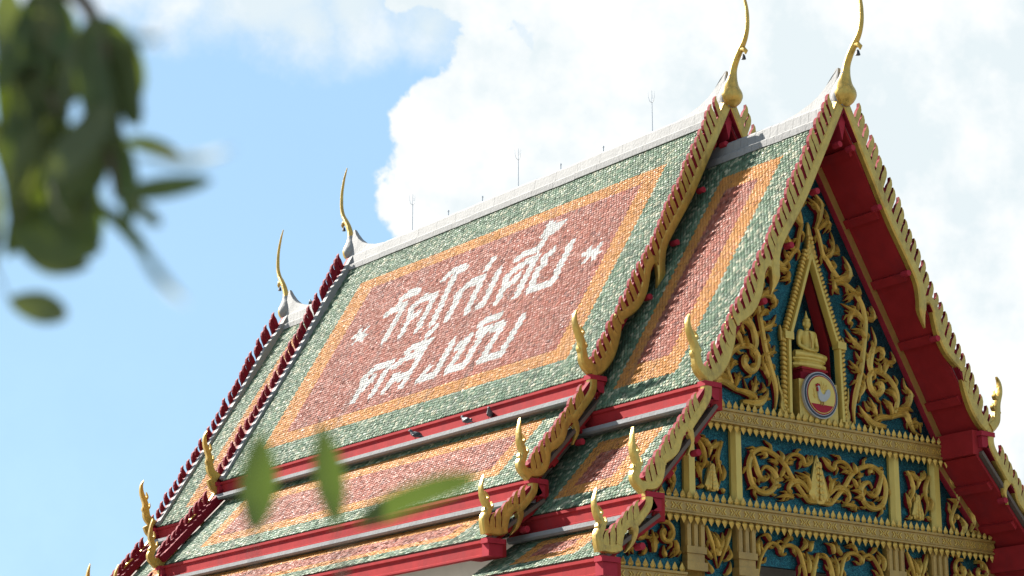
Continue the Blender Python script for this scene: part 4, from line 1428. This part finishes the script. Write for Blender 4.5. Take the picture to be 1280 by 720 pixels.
# ------------------------------------------------------------------ mango tree whose leaves hang in front of the camera
tree = empty('mango_tree', (-27.85, -21.65, 0), 'green leafy mango tree with long drooping leaves, out of focus', 'tree')
T0 = Vector((-27.85, -21.65, 0))
loc = lambda p: tuple(Vector(p) - T0)
tk = MB()
tp = smooth([(0, 0, -.05, .20), (.03, .02, .8, .15), (-.02, .0, 1.8, .125), (.04, -.03, 2.7, .11), (.1, -.05, 3.4, .09), (.08, .05, 4.4, .06), (.12, .1, 5.4, .025)], 4)
tk.tube([p[:3] for p in tp], [p[3] for p in tp], 12)
tk.build('trunk', BARK, tree)
LEAVES = [
    ((-25.943,-22.958,2.277), (-25.978,-23.037,2.471), 0.079),
    ((-25.803,-23.045,2.289), (-25.901,-23.144,2.479), 0.067),
    ((-25.819,-23.153,2.284), (-25.685,-23.385,2.361), 0.069),
    ((-26.438,-22.813,2.725), (-26.368,-22.941,2.667), 0.064),
    ((-26.294,-22.984,3.036), (-26.223,-23.117,2.982), 0.032),
    ((-26.372,-23.120,2.872), (-26.254,-23.301,2.879), 0.043),
    ((-26.776,-24.006,2.632), (-26.740,-24.244,2.579), 0.015),
    ((-26.367,-23.012,2.893), (-26.282,-23.123,2.748), 0.031),
    ((-26.751,-23.977,2.515), (-26.758,-24.161,2.371), 0.015),
    ((-26.348,-23.133,2.877), (-26.322,-23.234,2.794), 0.030),
    ((-26.899,-24.118,2.760), (-26.853,-24.241,2.716), 0.012),
    ((-26.499,-22.932,2.830), (-26.370,-23.087,2.773), 0.084),
    ((-26.443,-22.845,2.837), (-26.345,-22.981,2.766), 0.064),
    ((-26.471,-22.953,3.301), (-26.565,-22.978,3.083), 0.053),
    ((-26.450,-22.950,3.358), (-26.529,-22.935,3.132), 0.062),
    ((-26.451,-22.912,3.367), (-26.503,-22.976,3.146), 0.065),
    ((-26.446,-22.955,3.354), (-26.469,-23.003,3.118), 0.060),
    ((-26.455,-22.926,3.355), (-26.455,-22.938,3.168), 0.060),
    ((-26.508,-23.025,3.297), (-26.415,-22.959,3.077), 0.064),
    ((-26.438,-22.922,3.366), (-26.395,-22.971,3.182), 0.067),
    ((-26.466,-22.977,3.346), (-26.452,-23.058,3.147), 0.055),
    ((-26.425,-23.124,3.233), (-26.462,-23.073,3.043), 0.064),
    ((-26.417,-23.101,3.213), (-26.446,-23.140,3.023), 0.054),
    ((-26.385,-23.052,3.216), (-26.361,-23.022,3.048), 0.058),
    ((-26.408,-23.088,3.209), (-26.410,-23.111,2.963), 0.053),
    ((-26.434,-23.125,3.178), (-26.388,-23.116,2.980), 0.064),
    ((-26.443,-23.121,3.209), (-26.381,-23.105,3.020), 0.059),
    ((-26.421,-23.057,3.216), (-26.364,-23.108,2.970), 0.070),
    ((-26.418,-23.087,3.239), (-26.310,-23.099,3.032), 0.073),
    ((-26.418,-23.112,3.235), (-26.297,-23.078,3.107), 0.071),
    ((-26.468,-22.977,3.141), (-26.452,-22.850,3.000), 0.067),
    ((-26.473,-22.954,3.149), (-26.501,-22.899,2.957), 0.061),
    ((-26.460,-22.915,3.180), (-26.495,-22.938,2.990), 0.054),
    ((-26.433,-22.886,3.227), (-26.452,-22.985,2.981), 0.069),
    ((-26.471,-22.883,3.197), (-26.432,-22.873,3.028), 0.058),
    ((-26.481,-22.899,3.212), (-26.423,-22.930,3.029), 0.064),
    ((-26.399,-23.145,3.049), (-26.508,-23.111,2.869), 0.071),
    ((-26.412,-23.132,3.050), (-26.446,-23.073,2.851), 0.071),
    ((-26.361,-23.047,3.076), (-26.402,-23.066,2.868), 0.054),
    ((-26.377,-23.011,3.090), (-26.380,-23.031,2.848), 0.060),
    ((-26.370,-23.056,3.062), (-26.328,-23.114,2.819), 0.052),
    ((-26.426,-23.113,3.073), (-26.308,-23.062,2.919), 0.065),
    ((-26.447,-23.010,3.058), (-26.531,-23.002,2.853), 0.069),
    ((-26.403,-22.928,3.035), (-26.479,-22.887,2.783), 0.075),
    ((-26.449,-23.043,3.038), (-26.430,-22.943,2.882), 0.057),
    ((-26.434,-22.970,3.031), (-26.394,-22.966,2.769), 0.062),
    ((-26.446,-22.983,3.038), (-26.440,-23.063,2.830), 0.056),
    ((-26.404,-22.944,3.085), (-26.405,-23.039,2.883), 0.058),
    ((-26.525,-22.894,3.352), (-26.495,-22.920,3.109), 0.076),
    ((-26.506,-22.849,3.232), (-26.464,-22.836,3.004), 0.073),
    ((-26.501,-22.929,3.276), (-26.448,-22.918,3.052), 0.076),
    ((-26.492,-22.800,3.094), (-26.446,-22.849,2.852), 0.076),
    ((-26.447,-22.861,3.052), (-26.388,-22.860,2.810), 0.080),
    ((-26.451,-22.993,2.947), (-26.383,-23.018,2.757), 0.073),
    ((-26.359,-23.090,3.224), (-26.321,-23.087,3.032), 0.063),
    ((-26.378,-22.981,2.982), (-26.340,-22.990,2.785), 0.067),
    ((-26.558,-22.845,3.273), (-26.584,-22.834,2.980), 0.115),
    ((-26.491,-22.771,3.016), (-26.507,-22.779,2.708), 0.105),
    ((-26.449,-23.047,3.353), (-26.434,-23.215,3.432), 0.075),
    ((-26.496,-22.921,3.385), (-26.636,-23.058,3.536), 0.076),
]
TWIGS = [
    [(-27.613,-21.904,2.852), (-27.145,-22.317,3.248), (-26.721,-22.722,3.395), (-26.465,-22.972,3.337), (-26.408,-23.074,3.243), (-26.384,-23.078,3.087), (-26.356,-23.057,2.999), (-26.342,-23.079,2.881)],
    [(-26.465,-22.972,3.337), (-26.464,-22.914,3.204), (-26.435,-22.982,3.054), (-26.473,-22.891,2.845)],
    [(-27.498,-21.785,2.129), (-26.884,-22.106,2.078), (-26.472,-22.498,2.006), (-26.129,-22.765,2.037), (-25.905,-22.950,2.084), (-25.781,-23.054,2.115)],
    [(-25.905,-22.950,2.084), (-25.925,-22.952,2.179), (-25.943,-22.958,2.277)],
    [(-25.781,-23.054,2.115), (-25.786,-23.040,2.205), (-25.803,-23.045,2.289)],
    [(-25.781,-23.054,2.115), (-25.798,-23.082,2.207), (-25.819,-23.153,2.284)],
    [(-26.721,-22.722,3.395), (-26.549,-22.746,3.011), (-26.438,-22.813,2.725)],
]
for i, tw_ in enumerate(TWIGS):
    P = [Vector(p) - T0 for p in tw_]
    if i in (0, 2):
        P = [Vector((.04, -.03, (2.75, 0, 1.9)[i]))] + P
    r0 = (.03, .009, .03, .007, .007, .007, .009)[i]
    S_ = smooth([tuple(p) + (r0 * (1 - .8 * k / (len(P) - 1)),) for k, p in enumerate(P)], 4)
    MB().tube([q[:3] for q in S_], [q[3] for q in S_], 8).build('branch', BARK, tree)


def leaf_geo(m, a, b, w, rnd, droop=.05):
    a, b = Vector(a), Vector(b)
    d = b - a
    L = d.length
    t = d.normalized()
    view = Vector((.5, .78, .3)).normalized()
    sd = t.cross(view).normalized()
    sd = (Matrix.Rotation(rnd.uniform(-.55, .55), 3, t) @ sd)
    up = sd.cross(t)
    n = 10
    V, F = [], []
    bend = rnd.uniform(-.10, .10) * L
    for i in range(n + 1):
        f = i / n
        hw = w * .5 * (math.sin(math.pi * min(1, f ** .9)) ** .58 if 0 < f < 1 else .04)
        c = a + d * f + up * (math.sin(math.pi * f) * droop * L) + sd * bend * math.sin(math.pi * f) * .6
        wave = .06 * w * math.sin(f * 9 + rnd.random())
        V += [c + sd * hw + up * (hw * .28 + wave), c, c - sd * hw + up * (hw * .28 - wave)]
    for i in range(n):
        k = 3 * i
        F += [(k, k + 1, k + 4, k + 3), (k + 1, k + 2, k + 5, k + 4)]
    m.add(V, F)


rl = random.Random(21)
YOUNG = (0, 1, 2)
for i, (a, b, w) in enumerate(LEAVES):
    m = MB()
    leaf_geo(m, loc(a), loc(b), w, rl)
    m.build('leaf', LEAF2 if i in YOUNG or i % 5 == 0 else LEAF3 if i % 3 == 0 else LEAF, tree, True)
fo = MB()                                            # the rest of the crown, beside and above the camera's view
for i in range(900):
    th, ph = rl.uniform(0, 2 * math.pi), rl.uniform(-.4, 1.4)
    r = rl.uniform(.5, 1.0) ** .5 * 1.15
    c = Vector((-.35 + r * math.cos(th) * math.cos(ph), .25 + r * math.sin(th) * math.cos(ph), 4.5 + 1.1 * r * math.sin(ph)))
    d = Vector((rl.uniform(-1, 1), rl.uniform(-1, 1), rl.uniform(-1.4, .2))).normalized() * rl.uniform(.15, .26)
    leaf_geo(fo, c, c + d, rl.uniform(.04, .06), rl)
fo.build('foliage', LEAF, tree, True, kind='stuff')
